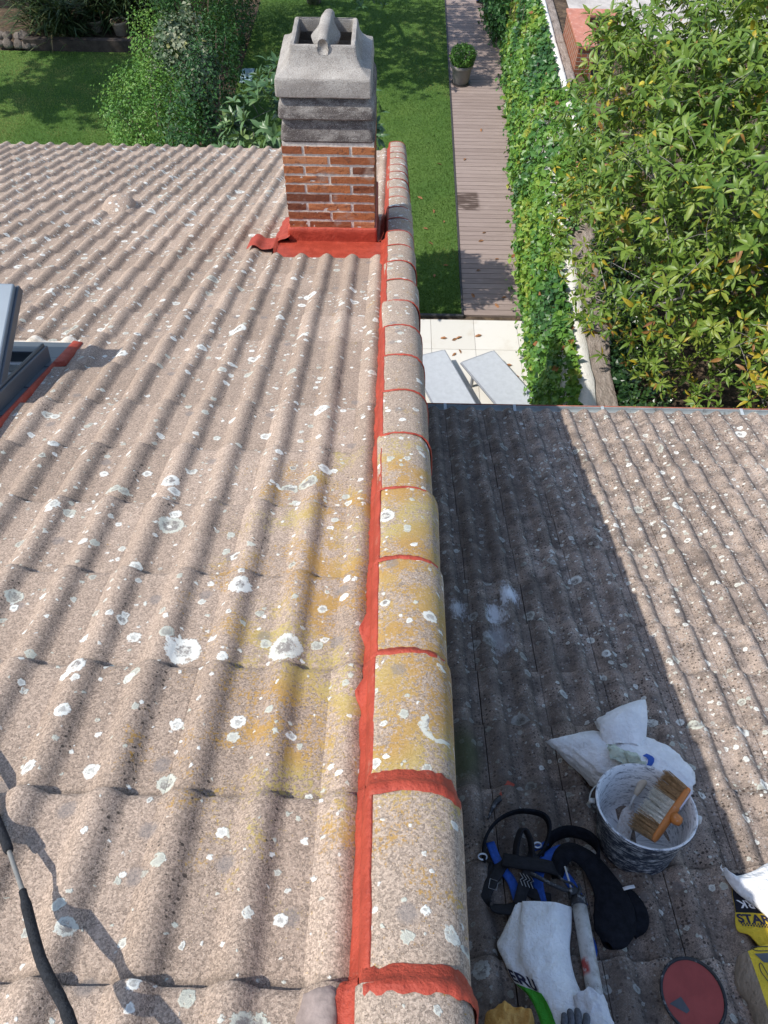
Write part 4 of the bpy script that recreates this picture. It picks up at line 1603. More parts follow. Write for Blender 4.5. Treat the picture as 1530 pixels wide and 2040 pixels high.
# ------------------------------------------------------------------ shrubs and other trees
def bush(name, label, cat, c, rad, n, size, mat, tint0, amp=.35, lump=.3, long=1.8, zmin=.05, big=False, stems=7, shell=.55, group=None, spread=.9):
    r = thing(name, label, cat, T(c[0], c[1], 0), group)
    WORLD[r.name] = T(c[0], c[1], 0)
    d = unit(RNG.normal(0, 1, (n, 3)))
    k = 1 + lump * np_noise(d, 2.1, c[0]) + lump * .55 * np_noise(d, 5.2, c[1]) + lump * .25 * np_noise(d, 12.0, 3)
    rr = RNG.uniform(shell, 1.0, n) ** .7
    sprig = RNG.random(n) < .04
    rr = np.where(sprig, rr * 1.12, rr)
    B = np.array(c) + d * np.array(rad) * (rr * k)[:, None]
    keep = B[:, 2] > zmin
    B, d = B[keep], d[keep]
    n = len(B)
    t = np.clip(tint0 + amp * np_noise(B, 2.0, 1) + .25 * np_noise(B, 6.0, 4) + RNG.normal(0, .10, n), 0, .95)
    leaf_cloud('foliage', B, d + np.array([0, 0, .5]), size, mat, r, t, spread=spread, long=long, big=big)
    mb = MB()
    q = random.Random(int(c[0] * 100))
    for i in range(stems):
        a = 6.28 * i / stems
        tip = Vector((c[0] + rad[0] * .6 * math.cos(a), c[1] + rad[1] * .6 * math.sin(a), c[2] + rad[2] * .4))
        b0 = Vector((c[0] + .08 * math.cos(a), c[1] + .08 * math.sin(a), -.02))
        mb.tube(catmull([b0, b0.lerp(tip, .5) + Vector((q.uniform(-.1, .1), q.uniform(-.1, .1), .1)), tip], 4), [.03 - .0025 * w for w in range(9)], 5)
    mb.build('stems', M_stem, r, ID)
    return r


M_priv = foliage('bright_shrub_leaf', [(0, (0.027, 0.081, 0.019)), (.4, (0.061, 0.169, 0.027)), (.75, (0.135, 0.297, 0.047)), (1, (0.257, 0.392, 0.081))], .45, .28, .35)
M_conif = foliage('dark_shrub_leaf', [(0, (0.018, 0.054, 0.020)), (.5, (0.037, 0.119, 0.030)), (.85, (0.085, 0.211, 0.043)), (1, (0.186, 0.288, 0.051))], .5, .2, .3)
M_vari = foliage('variegated_leaf', [(0, (0.027, 0.063, 0.027)), (.40, (0.068, 0.117, 0.058)), (.62, (0.253, 0.292, 0.194)), (.85, (0.350, 0.360, 0.233)), (1, (0.321, 0.330, 0.078))], .5, .2, .3)
M_laur = foliage('laurel_leaf', [(0, (0.030, 0.074, 0.032)), (.5, (0.068, 0.142, 0.054)), (.85, (0.128, 0.223, 0.088)), (1, (0.243, 0.324, 0.121))], .35, .2, .45)
bush('round_shrub', 'bright green small leaved shrub growing just beyond the tiled eave', 'shrub', (-5.25, 16.6, 1.05), (1.05, 1.55, 1.25), 11000, .062, M_priv, .62)
bush('leafy_shrub', 'bright green shrub poking up left of the variegated ivy', 'shrub', (-5.55, 18.9, 1.2), (.55, 1.05, 1.35), 4200, .062, M_priv, .66)
bush('variegated_ivy', 'pale cream edged ivy clump between the bright shrub and the dark hedge', 'ivy', (-4.85, 18.7, 1.3), (.72, 1.25, 1.15), 4200, .095, M_vari, .52, .5, long=1.15)
bush('dark_hedge', 'tall dark green shrub at the far end of the hedge row', 'hedge', (-5.25, 23.0, 2.3), (1.25, 2.7, 2.9), 19000, .085, M_conif, .58, .4, lump=.25, long=2.6)
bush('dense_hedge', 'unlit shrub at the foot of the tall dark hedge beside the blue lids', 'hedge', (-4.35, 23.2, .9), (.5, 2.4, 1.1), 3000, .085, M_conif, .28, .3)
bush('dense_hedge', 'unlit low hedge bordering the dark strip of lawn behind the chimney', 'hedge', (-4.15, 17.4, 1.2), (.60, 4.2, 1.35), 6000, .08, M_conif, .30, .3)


bush('overhanging_shrub', 'dark leafy shrub hanging over the boardwalk beyond the potted box', 'shrub', (3.05, 24.2, 1.0), (.62, 1.9, 1.1), 3600, .12, M_conif, .45, .35, long=1.5)


def whorl_tree(name, label, c, rad, ntips, leaf, mat, trunk, seed, cat='tree', zmin=.5, tint0=.5, extra=None, nl=(6, 9)):
    r = thing(name, label, cat, T(*trunk[0][:2], 0))
    WORLD[r.name] = T(*trunk[0][:2], 0)
    q = random.Random(seed)
    tips_, ax_ = [], []
    while len(tips_) < ntips:
        d = Vector((q.gauss(0, 1), q.gauss(0, 1), q.gauss(0, 1))).normalized()
        rr = q.uniform(.25, 1.0) ** .6
        k = 1 + .22 * nz(d, 2.2, seed) + .1 * nz(d, 5, 9)
        p = Vector((c[0] + rad[0] * d.x * rr * k, c[1] + rad[1] * d.y * rr * k, c[2] + rad[2] * d.z * rr * k))
        if p.z < zmin or nz(p, .9, seed * 3) < -.25:
            continue
        tips_.append(p)
        ax_.append((d * .7 + Vector((0, 0, .6)) + Vector((q.gauss(0, .3), q.gauss(0, .3), q.gauss(0, .2)))).normalized())
    for (e, er, en) in (extra or []):
        for i in range(en):
            p = Vector((e[0] + q.gauss(0, er), e[1] + q.gauss(0, er), e[2] + q.gauss(0, er * .7)))
            tips_.append(p)
            ax_.append(Vector((q.gauss(0, .4), q.gauss(0, .4), .8)).normalized())
    A = [[], [], [], [], [], [], []]
    for p, a in zip(tips_, ax_):
        k = q.randint(*nl)
        e1 = a.cross(Vector((.3, .5, .81))).normalized()
        e2 = a.cross(e1)
        patch = tint0 + .35 * nz(p, 1.2, 7)
        for i in range(k):
            an = i * 2.4
            rd = e1 * math.cos(an) + e2 * math.sin(an)
            el = math.radians(q.uniform(0, 65))
            D = rd * math.cos(el) + a * math.sin(el)
            L = leaf * q.uniform(.7, 1.2)
            for lst, v in zip(A, (p, D, a * math.cos(el) - rd * math.sin(el), L, L * q.uniform(.28, .38), q.uniform(.05, .4), min(.98, max(.02, patch + q.gauss(0, .14))))):
                lst.append(v)
    V, lo, st, to, k = leaf_arrays(*[np.array(w) for w in A[:6]])
    fast_mesh('crown', V, lo, st, to, np.repeat(np.array(A[6]), k), mat, r, ID)
    mb = MB()
    limb_net(mb, [t[:3] for t in trunk], [t[3] for t in trunk], q.sample(tips_, min(260, len(tips_))), q)
    mb.build('trunk', M_bark, r, ID)
    return r


whorl_tree('laurel_tree', 'large leaved grey green tree rising behind the chimney over the eave', (-1.32, 11.75, 3.05), (1.30, .95, 1.40), 620, .20, M_laur, [(-1.1, 12.0, -.05, .07), (-1.1, 11.9, .8, .06), (-1.12, 11.8, 1.7, .05)], 13, tint0=.55)
whorl_tree('garden_tree', 'tree whose shaded lower branches hang over the lawn behind the chimney cowl', (-3.6, 22.4, 5.4), (3.9, 3.4, 2.0), 2100, .17, M_laur, [(-2.45, 26.2, -.05, .22), (-2.5, 25.8, 1.2, .19), (-2.6, 25.0, 2.6, .16), (-2.7, 24.2, 3.6, .14)], 29, zmin=2.9, tint0=.3,
           extra=[((-.9, 20.6, 2.35), .30, 26), ((-.25, 20.8, 2.35), .32, 26), ((-1.6, 21.3, 2.7), .35, 20), ((-.6, 21.3, 2.9), .4, 25), ((.5, 21.6, 3.2), .5, 20)])
whorl_tree('shade_tree', 'tall broad tree left of the frame that shades the lawn with the stone pile', (-11.2, 19.7, 5.6), (3.1, 2.9, 1.9), 1900, .2, M_conif, [(-12.0, 19.5, -.05, .25), (-11.9, 19.4, 1.8, .2), (-11.6, 19.2, 3.4, .17)], 41, zmin=3.6, tint0=.4)

# shaded bed at the far left with pots and strappy plants
M_bed = simple('bed_edging_wood', (0.050, 0.040, 0.034), .8, .2, var=.3, scale=8)
mb = MB()
mb.box(-10.2, -5.9, 22.55, 22.75, 0, .30)
tag(mb.build('bed_edging', M_bed, None, ID, smooth=False), 'low dark timber edging of the planting bed beyond the shaded lawn', 'edging')
mb = MB()
mb.box(-13.5, -5.4, 25.4, 25.5, 0, 1.5)
fe = mb.build('dark_fence', M_bed, None, ID, smooth=False)
tag(fe, 'dark timber fence at the back of the left planting bed', 'fence')
mb = MB()
mb.box(-13.5, -5.4, 25.36, 25.396, 1.38, 1.46)
mb.build('pale_rail', simple('pale_rail', (0.35, 0.32, 0.28), .8, .2), fe, ID, smooth=False)
M_strap = foliage('strap_leaf', [(0, (0.018, 0.040, 0.014)), (.5, (0.040, 0.075, 0.026)), (.85, (0.10, 0.13, 0.05)), (1, (0.25, 0.20, 0.10))], .5, .2, .3)
for i, (x, y, h, lab) in enumerate(((-10.0, 23.9, 1.5, 'leftmost arching strap leaved plant in the shaded bed by the stones'), (-9.2, 23.3, 1.2, 'arching strap leaved plant spilling over the bed edging onto the lawn'), (-8.6, 24.4, 1.6, 'strap leaved plant growing behind the left pot in the bed'), (-7.7, 24.5, 1.5, 'strap leaved plant growing behind the right pot in the bed'))):
    r = thing('strap_leaf_plant', lab, 'plant', T(x, y, 0), 'strap leaved plants in the shaded bed')
    WORLD[r.name] = T(x, y, 0)
    n = 420
    a = RNG.uniform(0, 2 * np.pi, n)
    el = RNG.uniform(.3, 1.3, n)
    D = np.stack([np.cos(a) * np.cos(el), np.sin(a) * np.cos(el), np.sin(el)], 1)
    U = np.stack([-np.cos(a) * np.sin(el), -np.sin(a) * np.sin(el), np.cos(el)], 1)
    L = RNG.uniform(.5, 1.0, n) * h * .8
    base = np.stack([x + RNG.normal(0, .22, n), y + RNG.normal(0, .22, n), RNG.random(n) * h * .7], 1)
    V, lo, st, to, k = leaf_arrays(base, D, U, L, np.full(n, .045), RNG.uniform(.3, .9, n), .15)
    fast_mesh('foliage', V, lo, st, to, np.repeat(np.clip(RNG.normal(.45, .22, n), 0, 1), k), M_strap, r, ID)
    mb = MB()
    mb.tube([(x, y, 0), (x + .03, y, h * .4), (x, y + .03, h * .75)], [.06, .05, .03], 7)
    mb.build('stem', M_stem, r, ID)


def pot(name, label, cat, x, y, r, h, mat, group=None, z=0.0, saucer=False, soil=True):
    o = thing(name, label, cat, T(x, y, z), group)
    WORLD[o.name] = T(x, y, z)
    mb = MB()
    b = z + (.02 if saucer else 0)
    mb.lathe([(0.001, b), (r * .70, b), (r * .73, b + .012), (r * .92, b + h * .80), (r * .93, b + h * .81), (r * 1.0, b + h * .815), (r * 1.03, b + h * .83), (r * 1.03, b + h * .985), (r * 1.01, b + h), (r * .93, b + h), (r * .91, b + h * .97), (r * .88, b + h * .7)], 36, x, y)
    mb.build('pot_body', mat, o, ID)
    mb = MB()
    mb.lathe([(r * .90, b + h * .88), (r * .5, b + h * .9), (.001, b + h * .91)], 20, x, y)
    mb.build('potting_soil', M_soil, o, ID)
    if saucer:
        mb = MB()
        mb.lathe([(0.001, z), (r * .86, z), (r * .93, z + .03), (r * .90, z + .032), (r * .84, z + .012), (.001, z + .011)], 32, x, y)
        mb.build('saucer', M_saucer, o, ID)
    return o


M_saucer = simple('dark_saucer', (0.05, 0.045, 0.042), .5, .3)
M_terra = simple('stone_pot', (0.33, 0.27, 0.20), .85, .2, var=.15)
pot('plant_pot', 'pale round pot in the shaded bed, nearer the fence corner', 'plant pot', -7.8, 23.75, .24, .36, M_terra, None)
pot('plant_pot', 'pale round pot in the shaded bed, left of its twin', 'plant pot', -8.55, 23.95, .22, .30, M_terra, None)
M_gpot = simple('grey_pot', (0.215, 0.20, 0.185), .6, .3, var=.08, scale=6)
px, py = 1.80, 21.0
gp = pot('potted_box', 'grey pot with a clipped round box shrub standing on the boardwalk', 'potted plant', px, py, .28, .46, M_gpot, None, .052, True)
n = 3400
d = unit(RNG.normal(0, 1, (n, 3)))
k = 1 + .12 * np_noise(d, 3.0, 2) + .08 * np_noise(d, 8, 5)
B = np.array([px, py, .052 + .46 + .20]) + d * np.array([.33, .33, .29]) * (k * RNG.uniform(.72, 1.02, n) ** .6)[:, None]
leaf_cloud('foliage', B, d + np.array([0, 0, .4]), .045, M_priv, gp, np.clip(.5 + .3 * np_noise(B, 7) + RNG.normal(0, .14, n), 0, 1), long=1.6)

# two pale blue lids set in the dark lawn, toy at the end of the walk
M_lid = simple('pale_blue_lid', (0.30, 0.42, 0.46), .5, .3, var=.1)
for (y0, lab) in ((21.28, 'pale blue square lid in the dark lawn, the one farther from the house'), (20.86, 'pale blue square lid in the dark lawn, the one nearer the house')):
    mb = MB()
    mb.box(-4.06, -3.74, y0, y0 + .37, .0, .05)
    lo_ = bevel(mb.build('drain_lid', M_lid, None, ID, smooth=False, org=(-3.9, y0 + .18, 0)), .01)
    tag(lo_, lab, 'lid', 'pale lids in the dark lawn')
    mb = MB()
    mb.tube([(-3.95, y0 + .05, .05), (-3.95, y0 + .05, .062), (-3.85, y0 + .05, .062), (-3.85, y0 + .05, .05)], .006, 6)
    mb.build('handle', M_edge, lo_, ID)
toy = thing('toy', 'small blue and red toy lying at the shaded far end of the boardwalk', 'toy', T(2.75, 26.4, .052))
WORLD[toy.name] = T(2.75, 26.4, .052)
M_tb = simple('toy_blue', (0.02, 0.09, 0.36), .4, .4)
M_tr = simple('toy_red', (0.60, 0.05, 0.03), .4, .4)
mb = MB()
mb.box(2.50, 3.0, 26.2, 26.62, .10, .30)
bevel(mb.build('body', M_tb, toy, ID, smooth=False), .06, 3)
mb = MB()
mb.tube([(2.52, 26.18, .22), (2.72, 26.14, .34), (2.95, 26.18, .24)], .05, 8)
mb.build('handle', M_tr, toy, ID)
for wx in (2.55, 2.95):
    mb = MB()
    mb.tube([(wx - .03, 26.3, .12), (wx + .03, 26.3, .12)], .075, 14)
    mb.build('wheel', M_edge, toy, ID)

# ------------------------------------------------------------------ sun loungers
M_sling = simple('pale_sling', (0.40, 0.425, 0.46), .75, .2, var=.06, scale=10, bump=.001, bscale=400)
M_lfr = simple('lounger_frame', (0.30, 0.31, 0.33), .4, .5, .3, var=.08)


def lounger(x, y, rot, label):
    M = T(x, y, .03) @ Matrix.Rotation(rot, 4, 'Z')
    r = thing('sun_lounger', label, 'sun lounger', M, 'sun loungers on the pale terrace')
    WORLD[r.name] = M
    # local: x across, y along (0 = foot), z up
    w = .33
    mb = MB()
    rows = []
    for i in range(25):
        s = i / 24
        y_ = 1.95 * s
        z_ = .31
        rows.append([(-w + 2 * w * j / 8, y_, z_ - .006 * math.sin(math.pi * j / 8) * (1 if .03 < s < .97 else 0)) for j in range(9)])
    mb.grid(rows)
    rows2 = [[(p[0], p[1], p[2] - .012) for p in row][::-1] for row in rows]
    mb.grid(rows2)
    mb.build('sling', M_sling, r, M)
    for sx in (-1, 1):
        mb = MB()
        mb.box(sx * w - .022, sx * w + .022, -.02, 1.97, .268, .303)
        bevel(mb.build('side_rail', M_lfr, r, M, smooth=False), .006)
    for y_ in (-.02, 1.95):
        mb = MB()
        mb.box(-w + .022, w - .022, y_, y_ + .03, .270, .301)
        bevel(mb.build('end_rail', M_lfr, r, M, smooth=False), .004)
    for sx in (-1, 1):
        for y_ in (.25, 1.6):
            mb = MB()
            mb.box(sx * (w - .03) - .018, sx * (w - .03) + .018, y_, y_ + .05, 0, .268)
            bevel(mb.build('leg', M_lfr, r, M, smooth=False), .004)
    return r, M


l1, ML = lounger(2.52, 8.36, math.radians(28.5), 'pale sun lounger beside the creeper, with a loose frame bar at its foot')
mb = MB()
mb.tube([(.36, .55, .26), (.72, .50, .34)], .014, 8)
mb.tube([(.36, .60, .22), (.62, .30, .30)], .014, 8)
mb.build('arm_bar', M_lfr, l1, ML)
l2, _m = lounger(1.36, 8.28, math.radians(20), 'pale sun lounger half hidden behind the edge of the taller roof')

# fallen leaves on the boardwalk, terrace and lawn
M_dead = simple('dead_leaf', (0.27, 0.13, 0.06), .8, .2, var=.5, scale=9)
rl_ = random.Random(4)
V, lo, st, to, k = leaf_arrays(np.zeros((1, 3)), np.array([[1., 0, 0]]), np.array([[0, 0, 1.]]), np.array([.13]), np.array([.05]), np.array([.15]), .22)
proto = None
spots = [(1.75, 12.9, .054), (2.15, 13.3, .054), (1.62, 12.2, .054), (2.3, 12.1, .054), (1.95, 14.2, .054), (2.05, 11.9, .054), (1.7, 17.1, .054), (2.2, 18.6, .054), (1.85, 13.9, .054),
         (1.1, 10.9, .033), (1.18, 10.83, .033), (1.75, 11.0, .033), (1.38, 10.95, .033), (2.25, 10.2, .033), (2.45, 9.6, .033), (1.3, 10.6, .033), (2.1, 9.9, .033), (2.35, 9.9, .033), (1.0, 10.2, .033), (1.25, 10.5, .033),
         (.95, 15.1, .03), (.8, 13.9, .03), (1.15, 14.6, .03), (.9, 12.7, .03), (1.2, 13.1, .03), (.6, 15.6, .03), (1.05, 17.0, .03), (.7, 14.4, .03)]
for i, (x, y, z) in enumerate(spots):
    if proto is None:
        o = proto = fast_mesh('fallen_leaf', V, lo, st, to, np.full(len(V), .5), M_dead)
    else:
        o = proto.copy()
        scene.collection.objects.link(o)
    where = 'boardwalk' if z == .054 else ('terrace' if z == .033 else 'lawn')
    tag(o, {'boardwalk': 'curled brown leaf lying on the brown boardwalk', 'terrace': 'curled brown leaf lying on the pale terrace slabs', 'lawn': 'dry leaf lying on the sunlit lawn'}[where], 'leaf', 'fallen leaves on the ' + where)
    s = rl_.uniform(.8, 1.25)
    o.matrix_world = T(x, y, z + .012) @ Matrix.Rotation(rl_.uniform(0, 6.28), 4, 'Z') @ Matrix.Rotation(rl_.uniform(-.4, .4), 4, 'X') @ Matrix.Diagonal((s, s, s, 1))

# TOOLS
# ------------------------------------------------------------------ lettering helper
def text_polys(txt, bold=.02):
    """flat letters as (verts2d, faces), cap height about 1, subdivided so that they can follow a bent sheet"""
    import bmesh
    cu = bpy.data.curves.new('letters', 'FONT')
    cu.body = txt
    cu.offset = bold
    cu.size = 1.4
    ob = bpy.data.objects.new('letters', cu)
    link(ob)
    dg = bpy.context.evaluated_depsgraph_get()
    me = bpy.data.meshes.new_from_object(ob.evaluated_get(dg))
    bm = bmesh.new()
    bm.from_mesh(me)
    bmesh.ops.triangulate(bm, faces=bm.faces[:])
    for _ in range(2):
        bmesh.ops.subdivide_edges(bm, edges=[e for e in bm.edges if e.calc_length() > .18], cuts=1)
        bmesh.ops.triangulate(bm, faces=bm.faces[:])
    bm.verts.index_update()
    V = [(v.co.x, v.co.y) for v in bm.verts]
    F = [tuple(v.index for v in f.verts) for f in bm.faces]
    bm.free()
    bpy.data.objects.remove(ob)
    bpy.data.meshes.remove(me)
    bpy.data.curves.remove(cu)
    return V, F


def letters(name, txt, fn, mat, parent, M, bold=.02, org=(0, 0, 0)):
    """fn maps letter space to a 3D point lying just above the sheet"""
    V, F = text_polys(txt, bold)
    mb = MB()
    mb.add([fn(a, b) for a, b in V], F)
    return mb.build(name, mat, parent, M, smooth=False, org=org)


def rthing(name, label, cat, x, t, n, group=None):
    M = FR @ T(x, t, n)
    o = thing(name, label, cat, M, group)
    WORLD[o.name] = M.copy()
    return o, (x, t, n)


# ------------------------------------------------------------------ bucket with brush and trowel
m = NT('plaster_smeared_plastic')
co = m.coord()
x_, y_, z_ = m.sep(co)[0:3]
ang_ = m.math('ARCTAN2', y_, x_)
pv_ = m.node('ShaderNodeCombineXYZ', {0: m.math('MULTIPLY', ang_, .55), 1: m.math('MULTIPLY', z_, 13.0), 2: 0.0}).outputs[0]
f = m.noise(pv_, 5.0, 6.0, .72)
f2 = m.noise(pv_, 17.0, 4.0, .7)
sel = m.math('ADD', m.math('MULTIPLY', m.attr('tint'), .5), m.math('ADD', m.math('MULTIPLY', f, .6), m.math('MULTIPLY', f2, .4)))
c = m.mix(m.ss(sel, .74, .90), (0.035, 0.045, 0.070), (0.74, 0.75, 0.76))
m.bump(sel, .004)
M_bucket = m.done(c, .7, .3)
bx, bt = .985, 1.715
bucket, bo = rthing('bucket', 'plaster smeared dark bucket standing on the shaded lower roof with a brush in it', 'bucket', bx, bt, .03)
n0 = .03
mb = MB()
mb.lathe([(.001, n0), (.138, n0), (.143, n0 + .006), (.150, n0 + .07), (.152, n0 + .073), (.163, n0 + .165), (.168, n0 + .168), (.172, n0 + .205), (.180, n0 + .214), (.184, n0 + .222), (.183, n0 + .232)], 56, bx, bt, tint=.54)
mb.build('shell', M_bucket, bucket, FR, org=bo)
mb = MB()
mb.lathe([(.183, n0 + .2322), (.179, n0 + .235), (.174, n0 + .230), (.165, n0 + .20), (.158, n0 + .165), (.146, n0 + .07), (.136, n0 + .014), (.10, n0 + .010), (.001, n0 + .009)], 56, bx, bt, tint=.76)
mb.build('inside', M_bucket, bucket, FR, org=bo)
M_wire = simple('plaster_caked_wire', (0.55, 0.55, 0.53), .6, .4)
for sx in (-1, 1):
    mb = MB()
    d = Vector((sx * .985, sx * -.17, 0))
    c0 = Vector((bx, bt, n0 + .205)) + d * .180
    mb.tube([c0, c0 + d * .016, c0 + d * .02 + Vector((0, 0, -.025)), c0 + d * .012 + Vector((0, 0, -.04))], [.010, .010, .008, .005], 8)
    mb.build('handle_lug', M_wire, bucket, FR, org=bo)
mb = MB()                                        # wire handle folded down behind
pts = []
for i in range(19):
    a = math.radians(-9.8) + math.pi * i / 18
    pts.append((bx + .197 * math.cos(a), bt + .197 * math.sin(a), n0 + .19 - .07 * math.sin(math.pi * i / 18)))
mb.tube(pts, .003, 6)
mb.build('handle', M_wire, bucket, FR, org=bo)

brush, o_ = rthing('hand_brush', 'broad brush with orange block and brown and white bristles lying in the bucket', 'brush', 1.07, 1.72, .2)
A, Bp = Vector((1.152, 1.765, .292)), Vector((.998, 1.615, .19))
ax = (Bp - A).normalized()
bd_ = Vector((-.62, .74, -.20))
bd_ = (bd_ - ax * bd_.dot(ax)).normalized()
nn_ = ax.cross(bd_).normalized()
M_or = simple('orange_plastic', (0.50, 0.17, 0.035), .4, .4, var=.1, dirt=(0.55, 0.45, 0.38), dirt_amt=.15)
M_brn = simple('brown_bristle', (0.46, 0.29, 0.15), .7, .2, var=.3, scale=120)
M_wht = simple('white_bristle', (0.80, 0.77, 0.68), .7, .2, var=.25, scale=120)
mb = MB()
Lb = (Bp - A).length
rows = []
for i in range(15):
    s = i / 14
    w = .019 * (1 if .06 < s < .94 else .7) + .004 * math.sin(math.pi * s)
    p = A + ax * (Lb * s)
    rows.append([p + bd_ * (w * .55 * math.cos(q)) + nn_ * (w * math.sin(q)) for q in [2 * math.pi * k / 12 for k in range(12)]])
mb.grid(rows, closed_u=True)
mb.f.append(tuple(range(12)))
mb.f.append(tuple(14 * 12 + k for k in range(12))[::-1])
mb.build('block', M_or, brush, FR, org=o_)
mb = MB()
mp = A + ax * (Lb * .52) - bd_ * .006
mb.tube([mp, mp - bd_ * .018, mp - bd_ * .034, mp - bd_ * .040], [.021, .022, .017, .004], 14)
mb.build('socket', M_or, brush, FR, org=o_)
mb = MB()
q0 = A + ax * .005 - bd_ * .013 + nn_ * .004
mb.ribbon([q0, q0 + ax * .08], .014, .002, nn_)
mb.build('sticker', simple('pale_sticker', (0.62, 0.60, 0.68), .5, .3), brush, FR, org=o_)
rbz = random.Random(6)
for (s0, s1, mt) in ((.0, .30, M_brn), (.30, .74, M_wht), (.74, 1.0, M_brn)):
    mb = MB()
    cnt = int(620 * (s1 - s0))
    for i in range(cnt):
        s = s0 + (s1 - s0) * rbz.random()
        off = rbz.uniform(-.016, .016)
        p = A + ax * (Lb * s) + nn_ * off + bd_ * .004
        d = (bd_ + ax * (.10 * (s - .5) + rbz.gauss(-.05, .07)) + nn_ * (off * 6 + rbz.gauss(0, .06))).normalized()
        L = .100 * rbz.uniform(.86, 1.04)
        e1 = d.cross(ax).normalized() * .0016
        e2 = d.cross(e1).normalized() * .0016
        tip = p + d * L
        b = [p + e1, p - e1 * .5 + e2 * .87, p - e1 * .5 - e2 * .87]
        tt_ = [tip + e1 * .7, tip - e1 * .35 + e2 * .6, tip - e1 * .35 - e2 * .6]
        mb.add(b + tt_, [(0, 1, 4, 3), (1, 2, 5, 4), (2, 0, 3, 5), (3, 4, 5)])
    mb.build('bristles', mt, brush, FR, org=o_)

trowel, o_ = rthing('trowel', 'plaster caked trowel with a pale wooden handle inside the bucket', 'trowel', .98, 1.78, .12)
M_wood = simple('pale_wood', (0.55, 0.48, 0.38), .7, .2, var=.12, scale=30)
mb = MB()
h0, h1 = Vector((1.062, 1.905, .215)), Vector((.998, 1.832, .155))
hd = (h1 - h0)
mb.tube([h0, h0 + hd * .05, h0 + hd * .25, h0 + hd * .6, h0 + hd * .85, h0 + hd], [.004, .013, .0165, .0155, .012, .009], 12)
mb.build('handle', M_wood, trowel, FR, org=o_)
mb = MB()
mb.tube([h1, h1 + hd * .18, h1 + hd * .3 + Vector((0, 0, -.02)), Vector((.972, 1.79, .09))], [.007, .005, .005, .005], 8)
mb.build('tang', M_wire, trowel, FR, org=o_)
M_plas = simple('caked_plaster', (0.60, 0.57, 0.54), .85, .2, var=.15, scale=30, bump=.004, dirt=(0.34, 0.24, 0.18), dirt_amt=.6)
mb = MB()
rows = []
for i in range(9):
    s = i / 8
    cpt = Vector((.975, 1.815, .105)).lerp(Vector((.925, 1.675, .058)), s)
    w = .036 * (1 - .25 * abs(2 * s - .8))
    rows.append([cpt + Vector((w * v, .028 * v * (1 - s) * .6, .012 * (1 - v * v) + .004 * nz((v * 3, s * 5, 1)))) for v in (-1, -.75, -.4, 0, .4, .75, 1)])
mb.grid(rows)
mb.grid([[p + Vector((0, 0, -.006)) for p in r][::-1] for r in rows])
mb.build('blade', M_plas, trowel, FR, org=o_)

# ------------------------------------------------------------------ sacks
def woven(name, col, rough=.75, trans=.12):
    m = NT(name)
    co = m.coord()
    f = m.noise(co, 14.0, 4.0, .6)
    c = m.mix(m.ss(f, .35, .7), tuple(v * .86 for v in col), col)
    f2 = m.noise(co, 60.0, 3.0, .6)
    c = m.mix(m.ss(f2, .62, .78, 0, .25), c, tuple(v * .55 for v in col))
    m.bump(m.math('ADD', m.math('MULTIPLY', m.noise(co, 24.0, 5.0, .62), 1.6), m.math('MULTIPLY', m.noise(co, 260.0, 2.0), .12)), .016, .9)
    return m.done(c, rough, .2)


M_sackw = woven('white_woven_plastic', (0.88, 0.88, 0.88))
M_paper = woven('white_paper', (0.90, 0.895, 0.89))
M_blue = simple('blue_print', (0.03, 0.10, 0.42), .6, .3, var=.2)
sack, o_ = rthing('sack', 'crumpled white sack with an open mouth lying behind the bucket', 'sack', 1.0, 2.05, .03)


def fold_noise(p, sc, seed):
    a = nz(p, sc, seed)
    b = nz(p, sc * 2.3, seed + 4)
    return (1 - 2 * abs(a)) * .65 + (1 - 2 * abs(b)) * .35


mb = MB()
rows = []
for i in range(33):
    th = math.pi * i / 32
    row = []
    for j in range(64):
        ph = 2 * math.pi * j / 64
        ce, se = math.cos(ph), math.sin(ph)
        sx = math.copysign(abs(ce) ** .8, ce)
        sy = math.copysign(abs(se) ** .8, se)
        st_ = math.sin(th) ** .7
        p = Vector((sx * st_, sy * st_, math.cos(th)))
        k = 1 + .10 * fold_noise((p.x, p.y * .6, p.z), 1.9, 3) + .06 * fold_noise((p.x * 1.6, p.y, p.z), 3.1, 8) + .03 * nz(p, 8, 8)
        X = .240 * p.x * k
        Y = .118 * p.y * k
        Z = .085 * p.z * k
        if p.x < -.55:                                       # pinched left ear
            e = (-p.x - .55) / .45
            X -= .050 * e ** 2
            Y = Y * (1 - .72 * e) + .055 * e
            Z = Z * (1 - .45 * e) + .01 * e
        if p.x > .2:                                         # slumped right lobe
            Y -= .045 * (p.x - .2)
        xx, yy = 1.022 + X, 2.03 + Y - .12 * X
        row.append((xx, yy, max(.018, .095 + Z)))
    rows.append(row)
mb.grid(rows, closed_u=True)
mb.build('body', M_sackw, sack, FR, org=o_)
mb = MB()                                                    # gathered neck opening away
rings = [((1.01, 2.04, .150), .075, .045), ((1.015, 2.09, .178), .088, .050), ((1.025, 2.15, .190), .100, .046), ((1.035, 2.205, .180), .108, .040), ((1.045, 2.25, .160), .112, .036)]
rows = []
for q, (c0, ra, rb_) in enumerate(rings):
    row = []
    for j in range(48):
        a = 2 * math.pi * j / 48
        k = 1 + .13 * (1 - 2 * abs(nz((math.cos(a) * 1.3, math.sin(a) * 1.3, q * .35), 1.6, 2))) + .05 * nz((math.cos(a) * 4, math.sin(a) * 4, q * .6), 1.4, 6)
        ca, sa = math.cos(a), math.sin(a)
        y_off = (.052 * ca if q >= 3 else .012 * ca * q) + (-.012 * sa if q == 4 else 0)
        row.append((c0[0] + ra * k * ca, c0[1] + y_off + .3 * rb_ * sa, c0[2] + rb_ * k * sa + (.010 * ca if q > 2 else 0)))
    rows.append(row)
mb.grid(rows, closed_u=True)
